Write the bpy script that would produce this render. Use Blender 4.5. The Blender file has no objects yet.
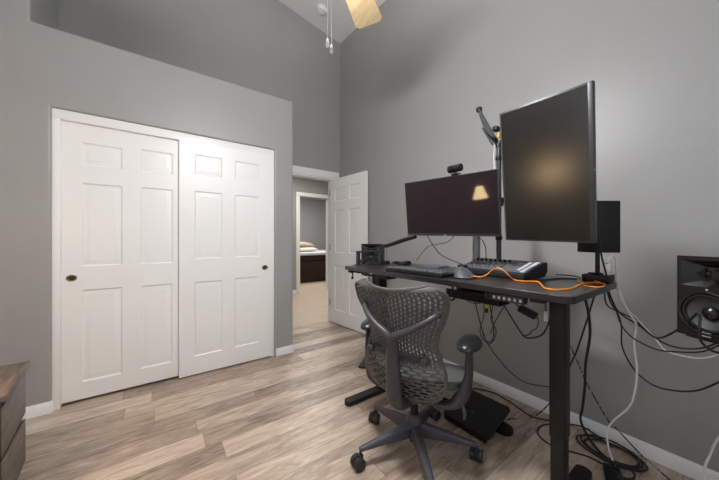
import bpy, bmesh, math, random
from mathutils import Vector, Matrix

S = bpy.context.scene
COL = S.collection
PI = math.pi
rnd = random.Random(7)

# ------------------------------------------------------------------ camera
cam_d = bpy.data.cameras.new('camera')
cam_d.sensor_width = 36.0
cam_d.lens = 278.0 / 719.0 * 36.0
cam_d.clip_start = 0.02
cam = bpy.data.objects.new('camera', cam_d)
cam.location = (0, 0, 1.2)
cam.rotation_euler = (math.radians(90), 0, -math.atan2(.5885, .8085))
COL.objects.link(cam)
S.camera = cam

# ------------------------------------------------------------------ world, exposure, large lights
w = bpy.data.worlds.new('world')
S.world = w
w.use_nodes = True
w.node_tree.nodes['Background'].inputs[0].default_value = (0.75, 0.85, 1.0, 1)
w.node_tree.nodes['Background'].inputs[1].default_value = 0.3
S.view_settings.view_transform = 'Standard'
S.view_settings.look = 'None'
S.view_settings.gamma = 1.0
S.view_settings.use_curve_mapping = False
S.view_settings.exposure = 0.0


def area(name, loc, target, sx, sy, power, col=(1, 1, 1), spread=180):
    l = bpy.data.lights.new(name, 'AREA')
    l.shape = 'RECTANGLE'
    l.size, l.size_y = sx, sy
    l.energy = power
    l.color = col
    l.spread = math.radians(spread)
    o = bpy.data.objects.new(name, l)
    o.location = loc
    d = Vector(target) - Vector(loc)
    o.rotation_euler = d.to_track_quat('-Z', 'Y').to_euler()
    COL.objects.link(o)
    return o


#LIGHTS#
area('side_fill_light', (-2.5, -0.3, 1.6), (2.0, 0.75, 1.5), 1.8, 1.5, 6, (0.97, 0.98, 1.0))  # soft fill from the left, added in front of an invented window
area('rear_fill_light', (0.1, -1.4, 1.8), (0.0, 2.0, 1.3), 1.8, 1.5, 6, (0.97, 0.98, 1.0))  # soft fill from behind the camera, added at an invented window
area('hall_fill_light', (2.4, 4.7, 2.68), (2.4, 4.7, 0), 0.9, 0.6, 34, (1.0, 0.95, 0.88))  # added fill to brighten the hall, no fixture there
area('bedroom_fill_light', (3.6, 7.6, 2.68), (3.6, 7.8, 0), 1.6, 1.2, 60, (1.0, 0.97, 0.94))  # added fill for the far bedroom, source not known
#ENDLIGHTS#


# ------------------------------------------------------------------ materials
def lin(c):
    return tuple(((v / 255.0) / 12.92 if v / 255.0 <= .04045 else ((v / 255.0 + .055) / 1.055) ** 2.4) for v in c)


M = {}


def mat(name, rgb, rough=.5, metal=0.0, var=.06, scale=30.0, bump=0.0, bscale=200.0, coat=0.0, spec=.5, emit=None, estr=0.0):
    m = bpy.data.materials.new(name)
    m.use_nodes = True
    nt = m.node_tree
    b = nt.nodes['Principled BSDF']
    b.inputs['Roughness'].default_value = rough
    b.inputs['Metallic'].default_value = metal
    b.inputs['Specular IOR Level'].default_value = spec
    if coat:
        b.inputs['Coat Weight'].default_value = coat
        b.inputs['Coat Roughness'].default_value = .03
    tc = nt.nodes.new('ShaderNodeTexCoord')
    n = nt.nodes.new('ShaderNodeTexNoise')
    n.inputs['Scale'].default_value = scale
    n.inputs['Detail'].default_value = 4
    nt.links.new(tc.outputs['Object'], n.inputs['Vector'])
    r = nt.nodes.new('ShaderNodeValToRGB')
    c = lin(rgb)
    r.color_ramp.elements[0].position = .3
    r.color_ramp.elements[1].position = .7
    r.color_ramp.elements[0].color = tuple(v * (1 - var) for v in c) + (1,)
    r.color_ramp.elements[1].color = tuple(min(1, v * (1 + var)) for v in c) + (1,)
    nt.links.new(n.outputs['Fac'], r.inputs['Fac'])
    nt.links.new(r.outputs['Color'], b.inputs['Base Color'])
    if bump:
        n2 = nt.nodes.new('ShaderNodeTexNoise')
        n2.inputs['Scale'].default_value = bscale
        n2.inputs['Detail'].default_value = 3
        nt.links.new(tc.outputs['Object'], n2.inputs['Vector'])
        bp = nt.nodes.new('ShaderNodeBump')
        bp.inputs['Strength'].default_value = bump
        bp.inputs['Distance'].default_value = .01
        nt.links.new(n2.outputs['Fac'], bp.inputs['Height'])
        nt.links.new(bp.outputs['Normal'], b.inputs['Normal'])
    if emit:
        b.inputs['Emission Color'].default_value = lin(emit) + (1,)
        b.inputs['Emission Strength'].default_value = estr
    M[name] = m
    return m


def wood(name, c1, c2, axis='X', rough=.45, scale=6.0):
    m = mat(name, c1, rough)
    nt = m.node_tree
    b = nt.nodes['Principled BSDF']
    tc = nt.nodes.new('ShaderNodeTexCoord')
    mp = nt.nodes.new('ShaderNodeMapping')
    k = [10.0, 10.0, 10.0]
    k['XYZ'.index(axis)] = .8
    mp.inputs['Scale'].default_value = k
    n = nt.nodes.new('ShaderNodeTexNoise')
    n.inputs['Scale'].default_value = scale
    n.inputs['Detail'].default_value = 6
    n.inputs['Distortion'].default_value = 1.2
    r = nt.nodes.new('ShaderNodeValToRGB')
    r.color_ramp.elements[0].position = .32
    r.color_ramp.elements[1].position = .68
    r.color_ramp.elements[0].color = lin(c1) + (1,)
    r.color_ramp.elements[1].color = lin(c2) + (1,)
    nt.links.new(tc.outputs['Object'], mp.inputs['Vector'])
    nt.links.new(mp.outputs['Vector'], n.inputs['Vector'])
    nt.links.new(n.outputs['Fac'], r.inputs['Fac'])
    nt.links.new(r.outputs['Color'], b.inputs['Base Color'])
    return m


def plank_floor(name, cols, pw, pl, seam=.55):
    m = bpy.data.materials.new(name)
    m.use_nodes = True
    nt = m.node_tree
    N, Lk = nt.nodes, nt.links
    b = N['Principled BSDF']

    def math_(op, a, c=None):
        q = N.new('ShaderNodeMath')
        q.operation = op
        for i, v in enumerate((a, c)):
            if v is None:
                continue
            if isinstance(v, (int, float)):
                q.inputs[i].default_value = v
            else:
                Lk.new(v, q.inputs[i])
        return q.outputs[0]
    tc = N.new('ShaderNodeTexCoord')
    sx = N.new('ShaderNodeSeparateXYZ')
    Lk.new(tc.outputs['Object'], sx.inputs[0])
    yy = math_('DIVIDE', sx.outputs['Y'], pw)
    row = math_('FLOOR', yy)
    fy = math_('FRACT', yy)
    wr = N.new('ShaderNodeTexWhiteNoise')
    wr.noise_dimensions = '1D'
    Lk.new(row, wr.inputs['W'])
    xx = math_('ADD', math_('DIVIDE', sx.outputs['X'], pl), math_('MULTIPLY', wr.outputs['Value'], 7.3))
    colm = math_('FLOOR', xx)
    fx = math_('FRACT', xx)
    cb = N.new('ShaderNodeCombineXYZ')
    Lk.new(row, cb.inputs[0])
    Lk.new(colm, cb.inputs[1])
    wn = N.new('ShaderNodeTexWhiteNoise')
    wn.noise_dimensions = '2D'
    Lk.new(cb.outputs[0], wn.inputs['Vector'])
    pid = wn.outputs['Value']
    # grain, shifted for every plank
    gv = N.new('ShaderNodeCombineXYZ')
    Lk.new(math_('ADD', math_('MULTIPLY', sx.outputs['X'], 2.6), math_('MULTIPLY', pid, 37.0)), gv.inputs[0])
    Lk.new(math_('ADD', math_('MULTIPLY', sx.outputs['Y'], 14.0), math_('MULTIPLY', pid, 91.0)), gv.inputs[1])
    g = N.new('ShaderNodeTexNoise')
    g.inputs['Scale'].default_value = 1.5
    g.inputs['Detail'].default_value = 8
    g.inputs['Roughness'].default_value = .65
    g.inputs['Distortion'].default_value = 1.1
    Lk.new(gv.outputs[0], g.inputs['Vector'])
    gv2 = N.new('ShaderNodeCombineXYZ')
    Lk.new(math_('ADD', math_('MULTIPLY', sx.outputs['X'], 4.0), math_('MULTIPLY', pid, 17.0)), gv2.inputs[0])
    Lk.new(math_('MULTIPLY', sx.outputs['Y'], 90.0), gv2.inputs[1])
    g2 = N.new('ShaderNodeTexNoise')
    g2.inputs['Scale'].default_value = 1.5
    g2.inputs['Detail'].default_value = 4
    Lk.new(gv2.outputs[0], g2.inputs['Vector'])
    t = math_('ADD', math_('MULTIPLY', pid, .55), math_('MULTIPLY', math_('SUBTRACT', g.outputs['Fac'], .5), 1.55))
    t = math_('ADD', t, math_('MULTIPLY', math_('SUBTRACT', g2.outputs['Fac'], .5), .5))
    t = math_('ADD', t, .22)
    r = N.new('ShaderNodeValToRGB')
    els = r.color_ramp.elements
    while len(els) < len(cols):
        els.new(.5)
    for i, c in enumerate(cols):
        els[i].position = i / (len(cols) - 1)
        els[i].color = lin(c) + (1,)
    Lk.new(t, r.inputs['Fac'])
    ey = math_('LESS_THAN', math_('MINIMUM', fy, math_('SUBTRACT', 1.0, fy)), .0016 / pw)
    ex = math_('LESS_THAN', math_('MINIMUM', fx, math_('SUBTRACT', 1.0, fx)), .0016 / pl)
    e = math_('MAXIMUM', ex, ey)
    mx = N.new('ShaderNodeMix')
    mx.data_type = 'RGBA'
    Lk.new(math_('MULTIPLY', e, seam), mx.inputs['Factor'])
    Lk.new(r.outputs['Color'], mx.inputs['A'])
    mx.inputs['B'].default_value = (.05, .04, .03, 1)
    Lk.new(mx.outputs['Result'], b.inputs['Base Color'])
    b.inputs['Roughness'].default_value = .36
    bp = N.new('ShaderNodeBump')
    bp.inputs['Strength'].default_value = .15
    bp.inputs['Distance'].default_value = .003
    Lk.new(math_('SUBTRACT', g2.outputs['Fac'], e), bp.inputs['Height'])
    Lk.new(bp.outputs['Normal'], b.inputs['Normal'])
    M[name] = m


def braid(name):
    m = mat(name, (30, 30, 30), .6)
    nt = m.node_tree
    b = nt.nodes['Principled BSDF']
    tc = nt.nodes.new('ShaderNodeTexCoord')
    n = nt.nodes.new('ShaderNodeTexNoise')
    n.inputs['Scale'].default_value = 55
    r = nt.nodes.new('ShaderNodeValToRGB')
    r.color_ramp.interpolation = 'CONSTANT'
    r.color_ramp.elements[0].color = lin((22, 22, 22)) + (1,)
    r.color_ramp.elements[1].position = .56
    r.color_ramp.elements[1].color = lin((165, 160, 155)) + (1,)
    nt.links.new(tc.outputs['Object'], n.inputs['Vector'])
    nt.links.new(n.outputs['Fac'], r.inputs['Fac'])
    nt.links.new(r.outputs['Color'], b.inputs['Base Color'])


mat('wall_paint', (158, 158, 156), .42, var=.015, scale=3, bump=.10, bscale=90)
mat('ceiling_paint', (222, 220, 220), .8, var=.01, scale=3, bump=.15, bscale=90)
mat('white_paint', (238, 238, 236), .35, var=.008, scale=5)
plank_floor('plank', [(108, 94, 82), (148, 131, 116), (176, 157, 139), (200, 183, 165), (218, 205, 190)], .152, 1.22)
mat('brass', (122, 100, 66), .35, .9)
mat('brass_dark', (66, 54, 40), .45, .8)
wood('grey_brown_wood', (74, 64, 57), (120, 106, 95), 'Y')
mat('black_gap', (18, 17, 17), .6)
wood('pine', (168, 144, 104), (188, 168, 132), 'Y', .45, 4)
mat('white_plastic', (236, 236, 234), .35)
mat('top_grey', (92, 94, 100), .4)
mat('desk_black', (36, 34, 35), .28, var=.1, scale=60, bump=.05, bscale=400)
mat('desk_leg_black', (28, 26, 24), .5, spec=.3, bump=.05, bscale=500)
mat('plastic_black', (20, 20, 21), .45, spec=.3)
mat('plastic_matte', (34, 34, 36), .6, spec=.3, bump=.05, bscale=500)
mat('plastic_grey', (78, 80, 84), .45)
mat('metal_grey', (142, 142, 146), .38, .7)
mat('metal_dark', (70, 70, 74), .4, .6)
mat('blue_grey_metal', (58, 59, 70), .4, .4)
mat('screen_gloss', (36, 29, 32), .05, spec=.32)
mat('screen_matte', (22, 21, 19), .23, spec=.9)
mat('bezel', (58, 57, 56), .4)
mat('speaker_body', (24, 23, 22), .5, spec=.3, bump=.05, bscale=400)
mat('speaker_gloss', (26, 25, 24), .22)
mat('cone', (62, 62, 62), .55)
mat('rubber', (24, 24, 24), .6)
mat('dust_cap', (20, 20, 21), .25)
mat('badge', (206, 204, 200), .5)
mat('chair_shell', (88, 86, 85), .5, bump=.04, bscale=300)
mat('chair_frame', (60, 58, 63), .42)
mat('chair_base', (64, 64, 73), .42)
mat('chair_pad', (42, 44, 44), .32)
mat('seat_mesh', (92, 95, 91), .7, bump=.2, bscale=300)
mat('caster', (34, 34, 36), .4)
mat('cable_black', (26, 26, 26), .5)
mat('cable_white', (248, 247, 246), .45)
mat('cable_orange', (248, 150, 28), .45)
braid('cable_braid')
mat('yellow', (235, 190, 40), .5)
mat('red', (170, 40, 40), .5)
mat('pale_blue', (158, 163, 182), .5, var=.1, scale=80)
mat('hall_tile', (206, 186, 166), .4, var=.06, scale=6)
mat('key_cap', (74, 74, 76), .5)
mat('label_white', (214, 214, 218), .5)
mat('footrest_black', (26, 24, 23), .5, spec=.3, bump=.1, bscale=300)
mat('bed_skirt', (48, 32, 26), .9, var=.15, bump=.2, bscale=60)
mat('bed_cover', (204, 204, 212), .85, var=.05)
mat('pillow_tan', (178, 158, 140), .9, var=.2, scale=20)
mat('pillow_cream', (226, 218, 204), .9)
mat('lamp_shade', (250, 214, 160), .8, emit=(255, 216, 165), estr=28)
mat('lamp_red', (120, 40, 40), .7)
mat('bronze', (50, 38, 30), .4, .7)
mat('fan_bowl', (250, 248, 240), .5, emit=(252, 252, 255), estr=240)
mat('added_pane_glow', (220, 230, 240), .5, emit=(225, 235, 250), estr=1.0)  # glow for the panes of the added windows
mat('cloth_dark', (40, 40, 46), .9)


# ------------------------------------------------------------------ mesh helpers
class MB:
    """collects shapes; build() links them as one mesh object"""

    def __init__(self):
        self.bm = bmesh.new()

    def add(self, verts, faces, mtx=None):
        vs = [self.bm.verts.new((mtx @ Vector(v)) if mtx else v) for v in verts]
        for f in faces:
            try:
                self.bm.faces.new([vs[i] for i in f])
            except ValueError:
                pass
        return vs

    def box(self, c, s, bevel=0.0, mtx=None, seg=2):
        t = bmesh.new()
        bmesh.ops.create_cube(t, size=1)
        for v in t.verts:
            v.co = Vector((v.co.x * s[0], v.co.y * s[1], v.co.z * s[2]))
        if bevel:
            bmesh.ops.bevel(t, geom=t.edges[:], offset=min(bevel, min(s) * .49), segments=seg, affect='EDGES', profile=.5)
        m = Matrix.Translation(c)
        if mtx:
            m = mtx @ m
        self.merge(t, m)
        return self

    def merge(self, t, m=None):
        t.verts.index_update()
        vs = [self.bm.verts.new((m @ v.co) if m else v.co) for v in t.verts]
        for f in t.faces:
            try:
                self.bm.faces.new([vs[v.index] for v in f.verts])
            except ValueError:
                pass
        t.free()

    def lathe(self, prof, seg=24, mtx=None):
        """profile of (radius, z) about z"""
        rings = []
        vs, fs = [], []
        for r, z in prof:
            if r < 1e-6:
                rings.append([len(vs)])
                vs.append((0, 0, z))
            else:
                rings.append(list(range(len(vs), len(vs) + seg)))
                vs += [(r * math.cos(2 * PI * k / seg), r * math.sin(2 * PI * k / seg), z) for k in range(seg)]
        for a, b in zip(rings, rings[1:]):
            for k in range(seg):
                k2 = (k + 1) % seg
                if len(a) == 1 and len(b) == 1:
                    continue
                if len(a) == 1:
                    fs.append((a[0], b[k2], b[k]))
                elif len(b) == 1:
                    fs.append((a[k], a[k2], b[0]))
                else:
                    fs.append((a[k], a[k2], b[k2], b[k]))
        self.add(vs, fs, mtx)
        return self

    def cyl(self, p0, p1, r, seg=16, r1=None):
        p0, p1 = Vector(p0), Vector(p1)
        d = p1 - p0
        m = Matrix.Translation(p0) @ d.to_track_quat('Z', 'Y').to_matrix().to_4x4()
        r1 = r if r1 is None else r1
        h = d.length
        c = min(r, r1, h) * .12
        return self.lathe([(0, 0), (r - c, 0), (r, c), (r1, h - c), (r1 - c, h), (0, h)], seg, m)

    def tube(self, pts, rad, seg=8, smooth=4, flat=1.0, flat_axis=None):
        """tube through points; rad a number or one per point; flat squashes the section along its binormal"""
        P = [Vector(p) for p in pts]
        Rr = [rad] * len(P) if isinstance(rad, (int, float)) else list(rad)
        Q, RQ = [], []
        if smooth > 1 and len(P) > 2:
            for i in range(len(P) - 1):
                a, b, c, d = P[max(i - 1, 0)], P[i], P[i + 1], P[min(i + 2, len(P) - 1)]
                for k in range(smooth):
                    t = k / smooth
                    Q.append(.5 * ((2 * b) + (c - a) * t + (2 * a - 5 * b + 4 * c - d) * t * t + (3 * b - a - 3 * c + d) * t ** 3))
                    RQ.append(Rr[i] * (1 - t) + Rr[i + 1] * t)
            Q.append(P[-1])
            RQ.append(Rr[-1])
        else:
            Q, RQ = P, Rr
        n = len(Q)
        vs, fs = [], []
        up = Vector(flat_axis) if flat_axis else None
        prev = None
        for i in range(n):
            t = (Q[min(i + 1, n - 1)] - Q[max(i - 1, 0)])
            if t.length < 1e-9:
                t = Vector((0, 0, 1))
            t.normalize()
            if up is not None:
                u = up - t * up.dot(t)
            elif prev is None:
                u = t.orthogonal()
            else:
                u = prev - t * prev.dot(t)
            if u.length < 1e-6:
                u = t.orthogonal()
            u.normalize()
            prev = u
            v = t.cross(u)
            for k in range(seg):
                a = 2 * PI * k / seg
                vs.append(Q[i] + u * math.cos(a) * RQ[i] * flat + v * math.sin(a) * RQ[i])
        for i in range(n - 1):
            for k in range(seg):
                k2 = (k + 1) % seg
                fs.append((i * seg + k, i * seg + k2, (i + 1) * seg + k2, (i + 1) * seg + k))
        fs.append(tuple(range(seg))[::-1])
        fs.append(tuple((n - 1) * seg + k for k in range(seg)))
        self.add(vs, fs)
        return self

    def prism(self, poly, z0, z1, mtx=None):
        n = len(poly)
        vs = [(x, y, z0) for x, y in poly] + [(x, y, z1) for x, y in poly]
        fs = [tuple(range(n))[::-1], tuple(range(n, 2 * n))] + [(i, (i + 1) % n, n + (i + 1) % n, n + i) for i in range(n)]
        self.add(vs, fs, mtx)
        return self

    def build(self, name, m, parent=None, smooth=True, bevel=0.0, angle=35):
        bm = self.bm
        bmesh.ops.recalc_face_normals(bm, faces=bm.faces)
        me = bpy.data.meshes.new(name)
        bm.to_mesh(me)
        bm.free()
        if smooth:
            me.polygons.foreach_set('use_smooth', [True] * len(me.polygons))
            me.set_sharp_from_angle(angle=math.radians(angle))
        me.materials.append(M[m] if isinstance(m, str) else m)
        o = bpy.data.objects.new(name, me)
        COL.objects.link(o)
        if parent:
            o.parent = parent
        if bevel:
            b = o.modifiers.new('bevel', 'BEVEL')
            b.width = bevel
            b.segments = 3
            b.limit_method = 'ANGLE'
            b.angle_limit = math.radians(40)
        return o


def cells(xs, ys, zs, solid):
    """mesh of the boundary of a set of grid cells (walls with openings)"""
    mb = MB()
    idx = {}

    def v(i, j, k):
        if (i, j, k) not in idx:
            idx[(i, j, k)] = mb.bm.verts.new((xs[i], ys[j], zs[k]))
        return idx[(i, j, k)]
    nx, ny, nz = len(xs) - 1, len(ys) - 1, len(zs) - 1

    def s(i, j, k):
        return 0 <= i < nx and 0 <= j < ny and 0 <= k < nz and solid((xs[i] + xs[i + 1]) / 2, (ys[j] + ys[j + 1]) / 2, (zs[k] + zs[k + 1]) / 2)
    for i in range(nx):
        for j in range(ny):
            for k in range(nz):
                if not s(i, j, k):
                    continue
                if not s(i - 1, j, k):
                    mb.bm.faces.new([v(i, j, k), v(i, j, k + 1), v(i, j + 1, k + 1), v(i, j + 1, k)])
                if not s(i + 1, j, k):
                    mb.bm.faces.new([v(i + 1, j, k), v(i + 1, j + 1, k), v(i + 1, j + 1, k + 1), v(i + 1, j, k + 1)])
                if not s(i, j - 1, k):
                    mb.bm.faces.new([v(i, j, k), v(i + 1, j, k), v(i + 1, j, k + 1), v(i, j, k + 1)])
                if not s(i, j + 1, k):
                    mb.bm.faces.new([v(i, j + 1, k), v(i, j + 1, k + 1), v(i + 1, j + 1, k + 1), v(i + 1, j + 1, k)])
                if not s(i, j, k - 1):
                    mb.bm.faces.new([v(i, j, k), v(i, j + 1, k), v(i + 1, j + 1, k), v(i + 1, j, k)])
                if not s(i, j, k + 1):
                    mb.bm.faces.new([v(i, j, k + 1), v(i + 1, j, k + 1), v(i + 1, j + 1, k + 1), v(i, j + 1, k + 1)])
    bmesh.ops.dissolve_limit(mb.bm, angle_limit=.01, verts=mb.bm.verts, edges=mb.bm.edges)
    return mb


def tag(o, label, cat, group=None, kind=None):
    o['label'] = label
    o['category'] = cat
    if group:
        o['group'] = group
    if kind:
        o['kind'] = kind
    return o


def struct(o):
    o['kind'] = 'structure'
    return o


def thing(name, label, cat, loc=(0, 0, 0), rz=0.0, group=None, rot=None):
    o = bpy.data.objects.new(name, None)
    o.empty_display_size = .05
    COL.objects.link(o)
    o.location = loc
    o.rotation_euler = rot if rot else (0, 0, rz)
    return tag(o, label, cat, group)


def panel_face(mb, xs, zs, y, panels, prof, mtx=None):
    """a face at depth y with rectangular panels; prof: (inset, depth) steps from the panel's edge inward"""
    holes = {}
    XS = sorted(set([round(q, 5) for q in xs] + [round(q, 5) for p in panels for q in (p[0], p[2])]))
    ZS = sorted(set([round(q, 5) for q in zs] + [round(q, 5) for p in panels for q in (p[1], p[3])]))

    def inside(x, z):
        return any(p[0] < x < p[2] and p[1] < z < p[3] for p in panels)
    for i in range(len(XS) - 1):
        for k in range(len(ZS) - 1):
            if inside((XS[i] + XS[i + 1]) / 2, (ZS[k] + ZS[k + 1]) / 2):
                continue
            mb.add([(XS[i], y, ZS[k]), (XS[i + 1], y, ZS[k]), (XS[i + 1], y, ZS[k + 1]), (XS[i], y, ZS[k + 1])], [(0, 1, 2, 3)], mtx)
    for x0, z0, x1, z1 in panels:
        vs, fs = [], []
        for ins, dep in prof:
            vs += [(x0 + ins, y + dep, z0 + ins), (x1 - ins, y + dep, z0 + ins), (x1 - ins, y + dep, z1 - ins), (x0 + ins, y + dep, z1 - ins)]
        for r in range(len(prof) - 1):
            for k in range(4):
                k2 = (k + 1) % 4
                fs.append((r * 4 + k, r * 4 + k2, (r + 1) * 4 + k2, (r + 1) * 4 + k))
        q = (len(prof) - 1) * 4
        fs.append((q, q + 1, q + 2, q + 3))
        mb.add(vs, fs, mtx)


def door_slab(x0, x1, z0, z1, yf, th, panels):
    """six-panel slab, raised panels on both faces, front at y = yf"""
    mb = MB()
    prof = [(0, 0), (.010, .009), (.016, .009), (.042, .002), (.046, .002)]
    panel_face(mb, [x0, x1], [z0, z1], yf, panels, prof)
    panel_face(mb, [x0, x1], [z0, z1], yf + th, panels, [(a, -b) for a, b in prof])
    for a in ([(x0, yf, z0), (x0, yf + th, z0), (x0, yf + th, z1), (x0, yf, z1)], [(x1, yf, z0), (x1, yf, z1), (x1, yf + th, z1), (x1, yf + th, z0)],
              [(x0, yf, z0), (x1, yf, z0), (x1, yf + th, z0), (x0, yf + th, z0)], [(x0, yf, z1), (x0, yf + th, z1), (x1, yf + th, z1), (x1, yf, z1)]):
        mb.add(a, [(0, 1, 2, 3)])
    bmesh.ops.remove_doubles(mb.bm, verts=mb.bm.verts, dist=.0003)
    return mb


# ================================================================== THE SETTING
XR, YB, YC, ZL = 2.19, 3.50, 2.83, 2.685      # right wall, back wall, closet front, plant-shelf ledge
XL, YF = -2.6, -1.5

struct(MB().box(((XL + XR) / 2 + .2, 1.03, -.05), (5.4, 5.18, .1)).build('floor', 'plank', smooth=False))
fl2 = MB().box((3.0, 6.62, -.05), (5.4, 6.0, .1)).build('floor_hall', 'hall_tile', smooth=False)
struct(fl2)
struct(MB().box((XR + .06, 1.06, 2.6), (.12, 5.12, 5.2)).build('wall_right', 'wall_paint', smooth=False))
struct(MB().box((XL - .06, 1.06, 2.6), (.12, 5.12, 5.2)).build('wall_left', 'wall_paint', smooth=False))
struct(MB().box((-.2, YF - .06, 2.6), (4.9, .12, 5.2)).build('wall_rear', 'wall_paint', smooth=False))
# back wall with the bedroom doorway
struct(cells([XL, 1.25, 2.08, XR + .12], [YB, YB + .12], [0, 2.09, 5.2],
             lambda x, y, z: not (1.25 < x < 2.08 and z < 2.09)).build('wall_back', 'wall_paint', smooth=False))


# closet block: front wall with the door opening, right return, shelf ledge; solid full height at the far left
def closet_solid(x, y, z):
    if x < -.695:
        return True
    if z > ZL:
        return False
    if z > ZL - .12:
        return True
    if x > 1.06:
        return True
    if y < YC + .11:
        return not (-.598 < x < .978 and z < 2.130)
    return False


struct(cells([XL, -.695, -.598, .978, 1.06, 1.178], [YC, YC + .11, YB], [0, 2.130, ZL - .12, ZL, 5.2],
             closet_solid).build('wall_closet', 'wall_paint', smooth=False, bevel=.014))
# sloping ceiling: rises to the left
cz = lambda x, y: 4.105 - .192 * (x - 2.19) + .062 * (y - 3.508)
cb = MB()
cor = [(XL - .2, YF - .2), (XR + .2, YF - .2), (XR + .2, YB + .2), (XL - .2, YB + .2)]
cb.add([(x, y, cz(x, y)) for x, y in cor] + [(x, y, cz(x, y) + .1) for x, y in cor],
       [(0, 1, 2, 3), (7, 6, 5, 4), (0, 4, 5, 1), (1, 5, 6, 2), (2, 6, 7, 3), (3, 7, 4, 0)])
struct(cb.build('ceiling', 'ceiling_paint', smooth=False))

# hall and the bedroom beyond
struct(cells([.9, 2.60, 3.38, 4.7], [5.90, 6.02], [0, 2.2, 2.75], lambda x, y, z: not (2.6 < x < 3.38 and z < 2.2)).build('wall_hall', 'wall_paint', smooth=False))
struct(MB().box((.84, 4.76, 1.375), (.12, 2.52, 2.75)).build('wall_hall_left', 'wall_paint', smooth=False))
struct(MB().box((4.76, 4.76, 1.375), (.12, 2.52, 2.75)).build('wall_hall_right', 'wall_paint', smooth=False))
struct(MB().box((3.5, 3.56, 1.375), (2.4, .12, 2.75)).build('wall_hall_front', 'wall_paint', smooth=False))
struct(MB().box((2.9, 4.82, 2.80), (4.2, 2.4, .1)).build('ceiling_hall', 'ceiling_paint', smooth=False))
struct(MB().box((3.6, 7.8, 2.80), (4.4, 3.7, .1)).build('ceiling_bedroom', 'ceiling_paint', smooth=False))
struct(MB().box((3.6, 9.56, 1.375), (4.4, .12, 2.75)).build('wall_bedroom_back', 'wall_paint', smooth=False))
struct(MB().box((1.46, 7.79, 1.375), (.12, 3.54, 2.75)).build('wall_bedroom_left', 'wall_paint', smooth=False))
struct(MB().box((5.74, 7.79, 1.375), (.12, 3.54, 2.75)).build('wall_bedroom_right', 'wall_paint', smooth=False))
struct(MB().box((5.2, 5.96, 1.375), (1.0, .12, 2.75)).build('wall_bedroom_front', 'wall_paint', smooth=False))

# closet trim: narrow jambs and a deep header
tr = MB()
tr.box((-.577, YC + .045, 1.031), (.042, .06, 2.062), .003)
tr.box((.963, YC + .045, 1.031), (.030, .06, 2.062), .003)
tr.box((.190, YC + .045, 2.095), (1.576, .06, .068), .003)
struct(tr.build('trim_1', 'white_paint'))
# bedroom doorway casing (room side) and jamb
tr = MB()
tr.box((1.685, YB - .009, 2.138), (.96, .018, .098), .004)
tr.box((2.122, YB - .009, 1.045), (.08, .018, 2.09), .004)
tr.box((1.212, YB - .009, 1.045), (.068, .018, 2.09), .004)
tr.box((2.07, YB + .06, 1.04), (.02, .13, 2.08))
tr.box((1.26, YB + .06, 1.04), (.02, .13, 2.08))
tr.box((1.665, YB + .06, 2.08), (.83, .13, .02))
struct(tr.build('trim_2', 'white_paint'))
# casing of the doorway across the hall
tr = MB()
tr.box((2.565, 5.89, 1.1), (.075, .02, 2.2), .004)
tr.box((3.415, 5.89, 1.1), (.075, .02, 2.2), .004)
tr.box((2.99, 5.89, 2.242), (.925, .02, .085), .004)
tr.box((2.61, 5.96, 1.1), (.02, .14, 2.2))
tr.box((3.37, 5.96, 1.1), (.02, .14, 2.2))
struct(tr.build('trim_3', 'white_paint'))


def baseboard(name, path, h=.078, t=.013):
    """board that follows a plan path, room to the right of travel"""
    mb = MB()
    sec = [(0, 0), (t, 0), (t, h * .78), (t * .55, h * .9), (t * .4, h), (0, h)]
    P = [Vector((p[0], p[1], 0)) for p in path]
    vs, fs = [], []
    for i, p in enumerate(P):
        a = (P[i] - P[i - 1]).normalized() if i else None
        b = (P[i + 1] - P[i]).normalized() if i < len(P) - 1 else None
        na = Vector((a.y, -a.x, 0)) if a else None
        nb = Vector((b.y, -b.x, 0)) if b else None
        n = na if nb is None else nb if na is None else (na + nb) / (1 + na.dot(nb))
        vs += [p + n * s[0] + Vector((0, 0, s[1])) for s in sec]
    m = len(sec)
    for i in range(len(P) - 1):
        for k in range(m):
            fs.append((i * m + k, i * m + (k + 1) % m, (i + 1) * m + (k + 1) % m, (i + 1) * m + k))
    fs += [tuple(range(m)), tuple(range((len(P) - 1) * m, len(P) * m))[::-1]]
    mb.add(vs, fs)
    return struct(mb.build(name, 'white_paint'))


def arc(cx, cy, r, a0, a1, n=6):
    return [(cx + r * math.cos(math.radians(a0 + (a1 - a0) * i / n)), cy + r * math.sin(math.radians(a0 + (a1 - a0) * i / n))) for i in range(n + 1)]


baseboard('baseboard_right', [(XR, YB), (XR, YF)])
baseboard('baseboard_closet_left', [(XL, YC)] + arc(-.618, YC + .018, .018, -90, 0, 4))
baseboard('baseboard_closet_right', [(.992, YC)] + arc(1.178 - .014, YC + .014, .014, -90, 0) + [(1.178, YB)])
baseboard('baseboard_hall_left', [(.9, 5.9), (2.527, 5.9)])
baseboard('baseboard_hall_right', [(3.453, 5.9), (4.7, 5.9)])
baseboard('baseboard_bedroom', [(1.52, 9.5), (5.68, 9.5)])


# closet bypass doors, each with an oval finger pull
def closet_door(name, x0, x1, z0, z1, yf, panels, pull_x):
    d = struct(door_slab(x0, x1, z0, z1, yf, .03, panels).build(name, 'white_paint', angle=20))
    mtx = Matrix.Translation((pull_x, yf, .922)) @ Matrix.Rotation(PI / 2, 4, 'X') @ Matrix.Diagonal((1, .82, 1, 1))
    p = MB().lathe([(0, .0015), (.017, .0015), (.021, .004), (.026, .005), (.029, .003), (.029, -.001)], 24, mtx).build('finger_pull', 'brass', d)
    p['label'] = 'oval brass finger pull'
    MB().lathe([(0, .0022), (.015, .0022), (.017, .0012)], 20, mtx).build('pull_recess', 'brass_dark', p)


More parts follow.
